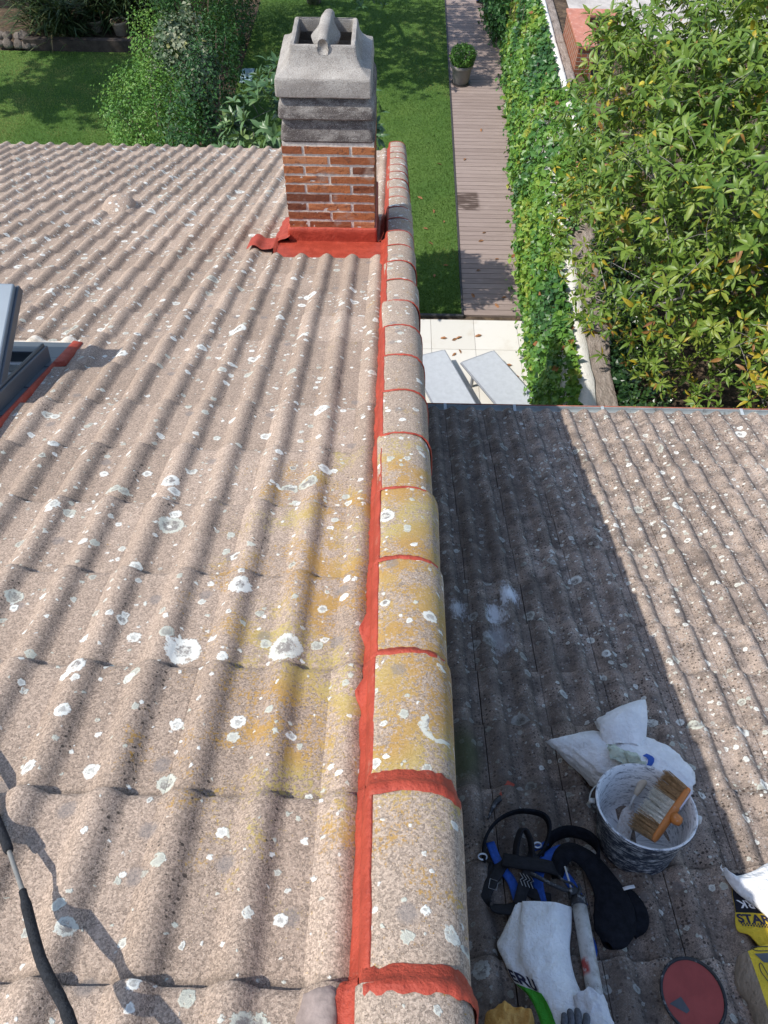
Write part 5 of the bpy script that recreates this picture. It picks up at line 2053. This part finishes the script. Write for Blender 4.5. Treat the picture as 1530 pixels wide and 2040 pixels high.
rows_in = [[(p[0] * .985 + rings[q][0][0] * .015, p[1] - .002, p[2] * .98 + rings[q][0][2] * .02) for p in rows[q]] for q in range(len(rows))]
mb.grid(rows_in[::-1], closed_u=True)
mb.build('mouth', M_sackw, sack, FR, org=o_)
M_liner = woven('greenish_liner', (0.62, 0.68, 0.55))
mb = MB()                                                    # pale greenish liner poking out
rows = []
for i in range(13):
    row = []
    for j in range(17):
        u, v = i / 12, j / 16
        row.append((.925 + .12 * v + .02 * nz((u * 4, v * 4, 1)), 1.965 + .075 * u - .055 * v + .015 * nz((u * 5, v * 5, 4)), .178 + .030 * fold_noise((u * 1.6, v * 1.6, .3), 2.0, 6) + .02 * math.sin(u * 3)))
    rows.append(row)
mb.grid(rows)
mb.build('liner', M_liner, sack, FR, org=o_)
mb = MB()                                                    # torn blue printed corner
rows = []
for i in range(7):
    s = i / 6
    rows.append([(1.075 + .022 * math.sin(s * 5) * .6 + .012 * w + .006 * s, 1.945 + .075 * s, .185 + .012 * math.sin(s * 4) + .004 * w) for w in (-1, -.3, .4, 1)])
mb.grid(rows)
mb.build('blue_print', M_blue, sack, FR, org=o_)

# folded sack with printing, next to the harness
bag, o_ = rthing('paper_sack', 'folded white sack printed with dark letters and green, lying on the harness', 'sack', .55, 1.2, .03)
ridge = catmull([(.511, 1.439, .09), (.499, 1.353, .105), (.492, 1.27, .105), (.503, 1.21, .10), (.527, 1.147, .09), (.552, 1.098, .08), (.577, 1.0, .07)], 6)
right = catmull([(.680, 1.428, .08), (.661, 1.355, .09), (.641, 1.28, .09), (.642, 1.204, .085), (.655, 1.153, .08), (.665, 1.09, .08), (.67, 1.0, .07)], 6)
left = catmull([(.491, 1.452, .05), (.432, 1.353, .04), (.410, 1.314, .04), (.427, 1.26, .04), (.452, 1.198, .04), (.498, 1.147, .04), (.524, 1.05, .04)], 6)


def bag_left(u, v):
    k = v * (len(ridge) - 1)
    i = min(int(k), len(ridge) - 2)
    a = left[i].lerp(left[i + 1], k - i)
    b = ridge[i].lerp(ridge[i + 1], k - i)
    p = a.lerp(b, u)
    w = .007 * math.sin(u * 7.5 + 1.5 * nz((v * 3, 1, 1))) * (u * (1 - u) * 4) + .006 * nz((p.x * 18, p.y * 18, 3)) * (u * (1 - u) * 4)
    return Vector((p.x - w * .9, p.y, p.z + w * .4))


mb = MB()
rows = []
for i in range(len(ridge)):
    v = i / (len(ridge) - 1)
    row = [left[i] + Vector((.012, 0, -.02))] + [bag_left(q / 10, v) for q in range(11)]
    a, b = ridge[i], right[i]
    for q in range(1, 13):
        u = q / 12
        p = a.lerp(b, u)
        p = p + Vector((0, 0, .007 * math.sin(math.pi * u) + .011 * fold_noise((p.x * 6, p.y * 6, .2), 1.1, 5) * math.sin(math.pi * min(1, u * 1.1)) + .006 * fold_noise((p.x * 14, p.y * 9, .6), 1.3, 2) * math.sin(math.pi * u)))
        row.append(p)
    row += [b + Vector((.006, 0, -.012)), b + Vector((.002, -.0, -.05))]
    rows.append(row)
mb.grid(rows)
mb.grid([[rows[0][j] for j in range(len(rows[0]))], [Vector((p.x, p.y - .004, max(.02, p.z - .05))) for p in rows[0]]])
mb.build('sheet', M_paper, bag, FR, org=o_)
M_ink = simple('dark_blue_ink', (0.018, 0.018, 0.045), .6, .3)
M_green = woven('green_print', (0.07, 0.42, 0.045))
mb = MB()
rows = []
for i in range(17):
    v = .69 + .305 * i / 16
    rows.append([bag_left(.02 + .97 * q / 9, v) + Vector((-.0022, 0, .0022)) for q in range(10)])
mb.grid(rows)
mb.build('green_band', M_green, bag, FR, org=o_)
letters('lettering', 'ERU', lambda a, b: bag_left(.02 + a * .36, .655 - b * .095 + a * .012) + Vector((-.0028, 0, .0028)), M_ink, bag, FR, .045, o_)

# yellow sack with a white folded top at the right edge
ysack, o_ = rthing('mortar_sack', 'empty yellow sack with a black band and folded white top at the right edge', 'sack', 1.36, 1.43, .03)


def ysheet(x, t):
    return Vector((x, t, .050 + .020 * math.sin((x - 1.25) * 9) + .010 * fold_noise((x * 3, t * 3, .5), 1.5, 2) + .05 * (x - 1.25)))


edge_l = [(1.283, 1.575), (1.287, 1.530), (1.276, 1.490), (1.267, 1.440), (1.252, 1.395), (1.252, 1.366), (1.281, 1.350), (1.300, 1.312), (1.330, 1.293), (1.42, 1.235), (1.5, 1.18)]
ed = catmull([(a, b, 0) for a, b in edge_l], 5)


def band(rows_t, z_off=0.0, x_end=1.78):
    out = []
    for p in rows_t:
        xs = [p.x + (x_end - p.x) * q / 20 for q in range(21)]
        out.append([ysheet(x, p.y - .16 * (x - p.x)) + Vector((0, 0, z_off)) for x in xs])
    return out


cut = [i for i, p in enumerate(ed) if p.y < 1.437][0]
M_yel = woven('yellow_print', (0.72, 0.52, 0.045))
M_blk = woven('black_print', (0.02, 0.02, 0.028))
mb = MB()
mb.grid(band(ed[cut:]))
mb.grid([[q + Vector((0, 0, -.004)) for q in r][::-1] for r in band(ed)])
mb.build('body', M_yel, ysack, FR, org=o_)
mb = MB()
mb.grid(band(ed[:cut + 1]))
mb.build('black_band', M_blk, ysack, FR, org=o_)
letters('lettering', 'STAR', lambda a, b: ysheet(1.262 + a * .0305, 1.396 + b * .029 - a * .0055) + Vector((0, 0, .0025)), M_ink, ysack, FR, .05, o_)
M_wink = simple('white_ink', (0.75, 0.75, 0.75), .6, .3)
letters('lettering', 'RK', lambda a, b: ysheet(1.330 - a * .028 + b * .004, 1.463 - b * .029 + a * .004) + Vector((0, 0, .0025)), M_wink, ysack, FR, .03, o_)
mb = MB()
for i in range(15):
    for r_ in (0, 1):
        x = 1.266 + .0085 * i + .002 * r_
        t_ = 1.389 - .0065 * r_ - (x - 1.266) * .19
        mb.add([ysheet(x, t_) + Vector((0, 0, .0025)), ysheet(x + .0042, t_ - .0008) + Vector((0, 0, .0025)), ysheet(x + .0062, t_ + .0045) + Vector((0, 0, .0025)), ysheet(x + .002, t_ + .0053) + Vector((0, 0, .0025))], [(0, 1, 2, 3)])
mb.build('checker_strip', M_ink, ysack, FR, smooth=False, org=o_)
mb = MB()
up = catmull([(1.263, 1.567, .085), (1.285, 1.556, .09), (1.306, 1.545, .095), (1.368, 1.560, .105), (1.433, 1.588, .115), (1.56, 1.62, .12)], 5)
lo_c = catmull([(1.262, 1.562, .080), (1.275, 1.515, .082), (1.288, 1.485, .086), (1.323, 1.440, .095), (1.353, 1.385, .105), (1.42, 1.27, .11)], 5)
rows = []
for a, b in zip(up, lo_c):
    rows.append([a + Vector((0, .0, -.03))] + [a.lerp(b, q / 12) + Vector((0, 0, .022 * math.sin(math.pi * q / 12) + .010 * fold_noise((a.x * 5, q * .25, .1), 1.3, 7) * math.sin(math.pi * q / 12))) for q in range(13)] + [b + Vector((.006, .004, -.016))])
mb.grid(rows)
mb.grid([rows[-1], [p + Vector((.3, 0, -.02)) for p in rows[-1]]])
mb.build('white_fold', M_paper, ysack, FR, org=o_)
mb = MB()
mb.tube([(1.264, 1.566, .083), (1.258, 1.580, .088), (1.266, 1.592, .086)], [.003, .002, .001], 5)
mb.tube([(1.262, 1.574, .086), (1.274, 1.577, .09), (1.28, 1.572, .09)], [.002, .0015, .001], 5)
mb.build('loose_thread', M_paper, ysack, FR, org=o_)

# second sack, full, in the lower right corner
bsack, o_ = rthing('mortar_sack', 'full yellow sack with a line drawing and tan side in the bottom right corner', 'sack', 1.3, 1.15, .03)
fl = catmull([(1.226, 1.268, .105), (1.224, 1.22, .118), (1.221, 1.16, .125), (1.218, 1.08, .128), (1.214, .98, .125), (1.212, .9, .11)], 6)
ol = catmull([(1.207, 1.272, .06), (1.191, 1.235, .045), (1.181, 1.188, .045), (1.196, 1.155, .045), (1.199, 1.12, .045), (1.196, 1.05, .045), (1.19, .9, .045)], 5)


def bface(x, t):
    return Vector((x, t, .125 + .010 * math.sin((x - 1.2) * 7) - .02 * max(0, (t - 1.22) / .08) ** 2 + .004 * fold_noise((x * 4, t * 4, 1), 1.4, 3)))


mb = MB()
rows = []
for p in fl:
    xs = [p.x + (1.62 - p.x) * q / 18 for q in range(19)]
    rows.append([bface(x, p.y + .045 * (1 if p.y > 1.2 else 0) * (min(1, (x - p.x) * 8)) * (p.y - 1.2) / .07) for x in xs])
mb.grid(rows)
back = rows[0]
mb.grid([[Vector((q.x, q.y + .004, .03)) for q in back], back])
mb.build('front', M_yel, bsack, FR, org=o_)
M_tan = woven('tan_paper', (0.36, 0.29, 0.22))
mb = MB()
rows = []
nfl = min(len(fl), len(ol))
for i in range(nfl):
    a, b = ol[i], bface(fl[i].x, fl[i].y)
    rows.append([Vector((a.x + .01, a.y, .02))] + [a.lerp(b, q / 8) + Vector((-.006, 0, .004)) * (math.sin(math.pi * q / 8) + .5 * nz((i * .4, q * .6, 2))) for q in range(9)])
mb.grid(rows)
mb.build('side', M_tan, bsack, FR, org=o_)


def bline(pts, r=.0014):
    q = catmull([(a, b, 0) for a, b in pts], 5)
    return [bface(p.x, p.y) + Vector((0, 0, .0012)) for p in q], r


M_line = simple('line_ink', (0.06, 0.06, 0.06), .7, .2)
for pts in ([(1.243, 1.276), (1.258, 1.268), (1.30, 1.268), (1.34, 1.27)], [(1.243, 1.276), (1.25, 1.283), (1.30, 1.284)], [(1.243, 1.222), (1.241, 1.20), (1.250, 1.17), (1.252, 1.145), (1.262, 1.132), (1.33, 1.133)], [(1.243, 1.222), (1.252, 1.226), (1.258, 1.19), (1.262, 1.16)]):
    mb = MB()
    P, r = bline(pts)
    mb.tube(P, r, 5)
    mb.build('drawn_line', M_line, bsack, FR, org=o_)
mb = MB()
quad = [(1.243, 1.258), (1.34, 1.262), (1.34, 1.228), (1.262, 1.228), (1.256, 1.234), (1.252, 1.243)]
mb.add([bface(x, t) + Vector((0, 0, .002)) for x, t in quad], [(5, 4, 3, 2, 1, 0)])
mb.build('drawn_shape', simple('grey_print', (0.09, 0.10, 0.11), .6, .3), bsack, FR, smooth=False, org=o_)
letters('lettering', 'S', lambda a, b: bface(1.243 + a * .026, 1.085 + b * .024) + Vector((0, 0, .002)), M_ink, bsack, FR, .05, o_)

# ------------------------------------------------------------------ safety harness
M_web = simple('black_webbing', (0.012, 0.012, 0.015), .75, .3, var=.3, scale=60, bump=.002, bscale=300)
M_pad = simple('black_padding', (0.010, 0.011, 0.015), .9, .15, var=.35, scale=40, bump=.003, bscale=220)
M_bweb = simple('blue_webbing', (0.018, 0.075, 0.33), .7, .3, var=.2, scale=60, bump=.002, bscale=300)
M_steel = simple('steel_buckle', (0.42, 0.43, 0.45), .35, .5, .85, var=.2)
M_gold = simple('yellow_tag', (0.62, 0.38, 0.02), .6, .3, var=.15)
har, o_ = rthing('safety_harness', 'tangled safety harness of black and blue straps on the shaded roof tiles', 'safety harness', .62, 1.55, .03)
UP = Vector((0, 0, 1))


def strap(name, pts, w, th, wd, mat, per=7):
    mb = MB()
    p = catmull(pts, per)
    mb.ribbon(p, w, th, wd)
    return mb.build(name, mat, har, FR, org=o_)


strap('leg_loop', [(.392, 1.600, .055), (.405, 1.69, .06), (.459, 1.765, .07), (.545, 1.802, .08), (.632, 1.792, .08), (.657, 1.745, .08), (.637, 1.678, .07), (.600, 1.630, .06), (.555, 1.600, .05)], .046, .009, Vector((0, -.35, 1)), M_pad)
strap('leg_loop', [(.615, 1.610, .05), (.632, 1.660, .055), (.668, 1.708, .06), (.730, 1.733, .06), (.795, 1.718, .06), (.830, 1.672, .06), (.815, 1.612, .055), (.77, 1.585, .05)], .044, .009, Vector((0, .6, .8)), M_pad)
strap('hoop', [(.507, 1.586, .05), (.516, 1.650, .09), (.535, 1.692, .12), (.556, 1.690, .12), (.572, 1.645, .09), (.560, 1.567, .05)], .030, .007, Vector((.5, -.5, .8)), M_web)
strap('blue_strap', [(.425, 1.690, .045), (.443, 1.618, .05), (.462, 1.573, .055), (.488, 1.526, .055), (.505, 1.440, .045)], .034, .004, Vector((1, .3, 0)), M_bweb)
strap('blue_strap', [(.735, 1.662, .06), (.690, 1.650, .075), (.648, 1.630, .075), (.605, 1.590, .07), (.580, 1.522, .06), (.588, 1.400, .05)], .040, .004, Vector((.5, -.85, .2)), M_bweb)
strap('blue_strap', [(.655, 1.59, .05), (.690, 1.545, .06), (.712, 1.505, .05), (.735, 1.45, .04)], .036, .004, Vector((.8, .5, 0)), M_bweb)
strap('blue_strap', [(.690, 1.42, .03), (.730, 1.33, .035), (.720, 1.28, .03), (.66, 1.25, .03)], .040, .004, Vector((.9, .3, 0)), M_bweb)
strap('blue_strap', [(.58, 1.655, .06), (.615, 1.665, .065), (.64, 1.68, .065)], .020, .004, Vector((.2, .9, 0)), M_bweb)
strap('black_strap', [(.580, 1.630, .075), (.555, 1.570, .08), (.525, 1.505, .08), (.498, 1.440, .06)], .042, .005, Vector((1, .4, 0)), M_web)
strap('black_strap', [(.475, 1.620, .05), (.430, 1.550, .06), (.385, 1.478, .055), (.400, 1.440, .05), (.455, 1.430, .05), (.50, 1.44, .05)], .045, .005, Vector((.7, -.6, .2)), M_web)
strap('black_strap', [(.440, 1.600, .045), (.405, 1.535, .045), (.375, 1.490, .04), (.385, 1.455, .035)], .05, .006, Vector((1, -.3, .1)), M_web)
strap('black_strap', [(.460, 1.607, .07), (.531, 1.585, .085), (.622, 1.572, .085), (.670, 1.561, .07)], .050, .006, Vector((.1, 1, 0)), M_web)
strap('black_strap', [(.52, 1.52, .05), (.57, 1.48, .055), (.62, 1.47, .05)], .04, .005, Vector((.1, 1, 0)), M_web)
# padded back piece: flattened kidney
axis_p = catmull([(.655, 1.545, .055), (.672, 1.600, .085), (.715, 1.628, .095), (.775, 1.598, .085), (.815, 1.535, .07), (.835, 1.465, .065), (.828, 1.395, .065), (.800, 1.335, .06), (.785, 1.312, .05)], 6)
ww = [.020, .030, .036, .040, .046, .056, .070, .074, .055, .020]
mb = MB()
rows = []
for i, p in enumerate(axis_p):
    s = i / (len(axis_p) - 1) * (len(ww) - 1)
    k = min(int(s), len(ww) - 2)
    w = ww[k] + (ww[k + 1] - ww[k]) * (s - k)
    d = (axis_p[min(i + 1, len(axis_p) - 1)] - axis_p[max(i - 1, 0)]).normalized()
    sd_ = d.cross(UP).normalized()
    row = []
    for q in range(16):
        a = 2 * math.pi * q / 16
        row.append(p + sd_ * (w * math.cos(a)) + UP * (.020 * math.sin(a) * (1 - .35 * math.cos(a) ** 2) + .004 * nz((p.x * 20, p.y * 20, a))))
    rows.append(row)
mb.grid(rows, closed_u=True)
mb.f.append(tuple(range(16)))
mb.f.append(tuple((len(rows) - 1) * 16 + k for k in range(16))[::-1])
mb.build('back_pad', M_pad, har, FR, org=o_)
mb = MB()
mb.ribbon(catmull([(.870, 1.505, .05), (.905, 1.488, .05), (.930, 1.44, .048), (.922, 1.39, .045), (.885, 1.365, .04)], 5), .05, .006, Vector((1, .4, 0)))
mb.build('pad_flap', M_pad, har, FR, org=o_)
mb = MB()
mb.ribbon([(.882, 1.500, .072), (.905, 1.506, .074), (.926, 1.512, .070)], .012, .003, Vector((0, 1, 0)))
mb.build('white_tab', M_wink, har, FR, org=o_)
mb = MB()
mb.ribbon([(.520, 1.425, .085), (.545, 1.420, .09), (.575, 1.415, .088)], .022, .004, Vector((0, 1, .2)))
mb.build('yellow_tag', M_gold, har, FR, org=o_)
for c0, r in (((.386, 1.612, .075), .016), ((.598, 1.660, .08), .014)):
    mb = MB()
    mb.tube([Vector(c0) + Vector((r * math.cos(a), r * .6 * math.sin(a), .004 * math.sin(a))) for a in [2 * math.pi * k / 16 for k in range(17)]], .0042, 7, caps=False)
    mb.build('buckle', M_steel, har, FR, org=o_)
M_stitch = simple('white_stitching', (0.40, 0.40, 0.40), .8, .2)
for i in range(4):
    mb = MB()
    a0 = Vector((.520 + .012 * i - .006, 1.545 - .012 * i * .3, .088))
    mb.tube([a0, a0 + Vector((.010, -.020, 0)), a0 + Vector((-.002, -.026, 0)), a0 + Vector((.004, -.048, -.001))], .0012, 4)
    mb.build('stitching', M_stitch, har, FR, org=o_)
mb = MB()
sq = [(.408, 1.535, .064), (.436, 1.523, .066), (.425, 1.490, .066), (.398, 1.500, .064), (.408, 1.535, .064)]
mb.tube(sq, .0011, 4)
mb.build('stitching', M_stitch, har, FR, org=o_)

# ------------------------------------------------------------------ sealant gun
gun, o_ = rthing('sealant_gun', 'dirty grey sealant gun lying beside the folded white sack', 'sealant gun', .70, 1.35, .06)
m = NT('smeared_tube')
co = m.coord()
f = m.noise(co, 25.0, 6.0, .7)
c = m.mix(m.ss(f, .42, .7), (0.50, 0.49, 0.47), (0.30, 0.28, 0.255))
f2 = m.noise(co, 48.0, 4.0, .7)
c = m.mix(m.ss(f2, .60, .70, 0, .7), c, (0.16, 0.13, 0.11))
x_, y_, z_ = m.sep(co)[0:3]
rr_ = m.math('MULTIPLY', m.ss(m.math('ABSOLUTE', m.math('ADD', y_, .125)), .015, .032, 1, 0), m.ss(x_, .000, -.012))
c = m.mix(m.math('MULTIPLY', rr_, m.ss(f, .35, .5)), c, (0.36, 0.05, 0.04))
M_tubeg = m.done(c, .5, .4)
ga, gb = Vector((.708, 1.430, .085)), Vector((.700, 1.065, .075))
mb = MB()
mb.tube([ga, ga.lerp(gb, .33), ga.lerp(gb, .66), gb], [.0255, .0262, .0262, .0258], 22)
mb.build('barrel', M_tubeg, gun, FR, org=o_)
M_gblk = simple('black_enamel', (0.02, 0.021, 0.024), .45, .4, var=.4, dirt=(0.35, 0.34, 0.33), dirt_amt=.3)
mb = MB()
gd_ = (ga - gb).normalized()
mb.tube([ga - gd_ * .004, ga + gd_ * .026, ga + gd_ * .034], [.0278, .0278, .016], 20)
mb.build('rear_cap', M_gblk, gun, FR, org=o_)
mb = MB()
mb.tube([gb + gd_ * .004, gb - gd_ * .016, gb - gd_ * .022], [.0275, .0275, .018], 20)
mb.build('front_cap', M_gblk, gun, FR, org=o_)
mb = MB()
mb.tube([ga + gd_ * .03, Vector((.690, 1.455, .10)), Vector((.678, 1.560, .108))], [.0035, .0035, .0035], 8)
mb.build('push_rod', M_wire, gun, FR, org=o_)
mb = MB()
mb.tube(catmull([(.712, 1.462, .10), (.690, 1.475, .10), (.665, 1.478, .098), (.62, 1.497, .10), (.565, 1.528, .10), (.550, 1.535, .098)], 4), .0075, 8)
mb.build('handle', M_gblk, gun, FR, org=o_)
mb = MB()
mb.tube(catmull([(.706, 1.478, .105), (.690, 1.495, .11), (.665, 1.503, .112), (.648, 1.522, .11)], 4), .0045, 8)
mb.tube(catmull([(.70, 1.450, .11), (.715, 1.470, .115), (.712, 1.490, .115)], 4), .006, 8)
mb.build('trigger', M_gblk, gun, FR, org=o_)
mb = MB()
mb.box(.676, .716, 1.455, 1.482, .075, .112)
bevel(mb.build('yoke', M_gblk, gun, FR, smooth=False, org=o_), .005)

# spatula with red sealant
spa, o_ = rthing('spatula', 'black spatula with a red smeared end lying above the harness', 'spatula', .49, 1.88, .03)
mb = MB()
P = catmull([(.528, 1.935, .045), (.503, 1.896, .045), (.463, 1.861, .045), (.428, 1.795, .035)], 6)
mb.ribbon(P, [.034 - .028 * (i / (len(P) - 1)) ** 1.5 for i in range(len(P))], .005, Vector((.8, -.6, 0)))
mb.build('blade', M_gblk, spa, FR, org=o_)
mb = MB()
rows = []
for i in range(9):
    s = i / 8
    p = Vector((.541, 1.957, .046)).lerp(Vector((.497, 1.890, .048)), s)
    rows.append([p + Vector((.8, -.6, 0)) * (w * (.017 + .006 * nz((s * 6, w, 1)))) + UP * (.004 + .004 * nz((s * 9, w * 3, 2))) for w in (-1, -.5, 0, .5, 1)])
keep_rows = [rows[0:4], rows[6:9]]
for kr in keep_rows:
    mb.grid(kr)
mb.build('red_smear', M_seal, spa, FR, org=o_)

# ------------------------------------------------------------------ paint lid, orange cloth, glove, plastic
lid, o_ = rthing('paint_lid', 'round black lid filled with red sealant lying on the tiles', 'lid', 1.02, 1.155, .045)
ML_ = Matrix.Translation((1.015, 1.148, .082)) @ Matrix.Rotation(math.radians(10), 4, 'X') @ Matrix.Rotation(math.radians(-7), 4, 'Y') @ Matrix.Diagonal((.97, 1.06, 1, 1))
FLD = FR @ ML_
WL = WORLD[lid.name]
m = NT('wet_red_paint')
co = m.coord()
c = m.mix(m.ss(m.noise(co, 14.0, 4.0, .6), .35, .7), (0.27, 0.042, 0.032), (0.33, 0.055, 0.042))
m.bump(m.noise(co, 30.0, 3.0), .003)
M_paint = m.done(c, .35, .4)
mb = MB()
mb.lathe([(.001, .001), (.05, .0012), (.094, .001)], 56, 0, 0)
mb.build('paint_film', M_paint, lid, FLD)
mb = MB()
mb.lathe([(.001, -.006), (.101, -.006), (.104, -.002), (.104, .005), (.1005, .0075), (.096, .006), (.093, -.002)], 56, 0, 0)
mb.build('rim', M_gblk, lid, FLD)
mb = MB()
mb.add([(-.082, -.022, .0022), (-.040, -.004, .0022), (-.022, -.040, .0022), (-.034, -.048, .0022)], [(0, 3, 2, 1)])
mb.build('bare_patch', simple('bare_grey', (0.07, 0.075, 0.085), .5, .4), lid, FLD, smooth=False)

M_orc = woven('orange_cloth', (0.66, 0.36, 0.10))
cl, o_ = rthing('cloth', 'crumpled orange cloth at the bottom edge beside the verge', 'cloth', .42, 1.06, .03)
mb = MB()
rows = []
for i in range(31):
    row = []
    for j in range(41):
        u, v = i / 30, j / 40
        x = .348 + .150 * v + .012 * nz((u * 3, v * 3, 5))
        t_ = .955 + (.182 - .05 * abs(v - .45) * 1.5) * u + .010 * nz((v * 6, u * 2, 7))
        e = min(u, 1 - u, v, 1 - v)
        h = .052 * min(1, e * 7) ** .6 * (1 + .55 * fold_noise((u * 1.4, v * 1.8, .7), 1.7, 3)) + .03
        row.append((x, t_, h))
    rows.append(row)
mb.grid(rows)
mb.build('cloth_folds', M_orc, cl, FR, org=o_)

M_gl = simple('grey_knit', (0.11, 0.115, 0.13), .9, .1, var=.25, scale=120, bump=.002, bscale=300)
gv, o_ = rthing('work_glove', 'grey knitted work glove at the bottom edge below the white sack', 'glove', .6, 1.03, .05)
mb = MB()
for k, (x0, x1, L) in enumerate(((.575, .582, .060), (.598, .602, .072), (.620, .625, .075), (.641, .650, .060))):
    y0_ = 1.015
    mb.tube(catmull([(x0, y0_ - .02, .105), (x0 + .001, y0_ + L * .35, .120), (x1, y0_ + L * .75, .120), (x1 + .001, y0_ + L, .108)], 4), [.0115] * 8 + [.0112, .0108, .0100, .0080, .0045], 10)
mb.tube(catmull([(.665, .965, .10), (.680, .99, .105), (.684, 1.02, .10)], 4), [.013, .013, .0125, .012, .012, .0115, .011, .009, .005], 10)
rows = []
for i in range(9):
    t_ = .90 + .125 * i / 8
    rows.append([(.612 + (.050 - .006 * (i < 2)) * math.cos(a), t_, .100 + .020 * math.sin(a)) for a in [2 * math.pi * q / 18 for q in range(18)]])
mb.grid(rows, closed_u=True)
mb.f.append(tuple(range(len(mb.v) - 18, len(mb.v))))
mb.build('glove_body', M_gl, gv, FR, org=o_)

M_film = woven('white_film', (0.74, 0.74, 0.76))
pb, o_ = rthing('plastic_sheet', 'crumpled white plastic wrapped over the front end of the sealant gun', 'plastic', .68, 1.1, .05)
mb = MB()
rows = []
for i in range(25):
    s = i / 24
    row = []
    for j in range(21):
        a = math.pi * (-.08 + 1.16 * j / 20)
        r = .034 + .012 * fold_noise((s * 1.5, math.cos(a) * .8, math.sin(a) * .8), 2.0, 4) + .012 * s
        row.append((.690 - r * 1.25 * math.cos(a) - .016 * (1 - s), 1.150 - .16 * s - .020 * abs(math.cos(a)) + .012 * nz((a * 2, s * 3, 1)), .078 + r * 1.05 * math.sin(a)))
    rows.append(row)
mb.grid(rows)
mb.build('sheet', M_film, pb, FR, org=o_)

# ------------------------------------------------------------------ rod with foam sleeves over the upper roof
MR = FL @ T(-.5, .55, .05)
rod = thing('rod', 'thin grey rod with black foam sleeves crossing the lower left corner', 'rod', MR)
WORLD[rod.name] = MR.copy()
M_rod = simple('grey_rod', (0.20, 0.195, 0.18), .5, .4, .3, var=.15, scale=60)
M_foam = simple('black_foam', (0.020, 0.022, 0.026), .85, .2, var=.3, scale=120, bump=.003, bscale=260)
P = [(-.95, 1.09, .045), (-.80, .94, .048), (-0.671, 0.785, 0.052), (-0.634, 0.739, 0.056), (-0.578, 0.665, 0.066), (-0.511, 0.567, 0.085), (-0.475, 0.523, 0.098), (-0.413, 0.454, 0.12), (-.28, .27, .16)]
mb = MB()
mb.tube(P, .0042, 10)
mb.build('core', M_rod, rod, MR if False else FL, org=(-.5, .55, .05))


def foam(pts, r, bumps):
    mb = MB()
    p = catmull(pts, 8)
    rad = []
    for i, q in enumerate(p):
        s = i / (len(p) - 1)
        k = r * (1 - .25 * (s < .04) - .2 * (s > .97))
        for b in bumps:
            k *= 1 - .16 * max(0, 1 - abs(s - b) / .02) + .06 * max(0, 1 - abs(s - b - .03) / .03)
        rad.append(k)
    mb.tube(p, rad, 14)
    mb.build('foam_sleeve', M_foam, rod, FL, org=(-.5, .55, .05))


foam([(-.93, 1.07, .046), (-.80, .94, .048), (-0.671, 0.785, 0.052), (-0.634, 0.739, 0.056)], .0084, ())
foam([(-0.578, 0.665, 0.066), (-0.511, 0.567, 0.085), (-0.475, 0.523, 0.098), (-0.413, 0.454, 0.12), (-.30, .29, .153)], .0084, (.33, .68))
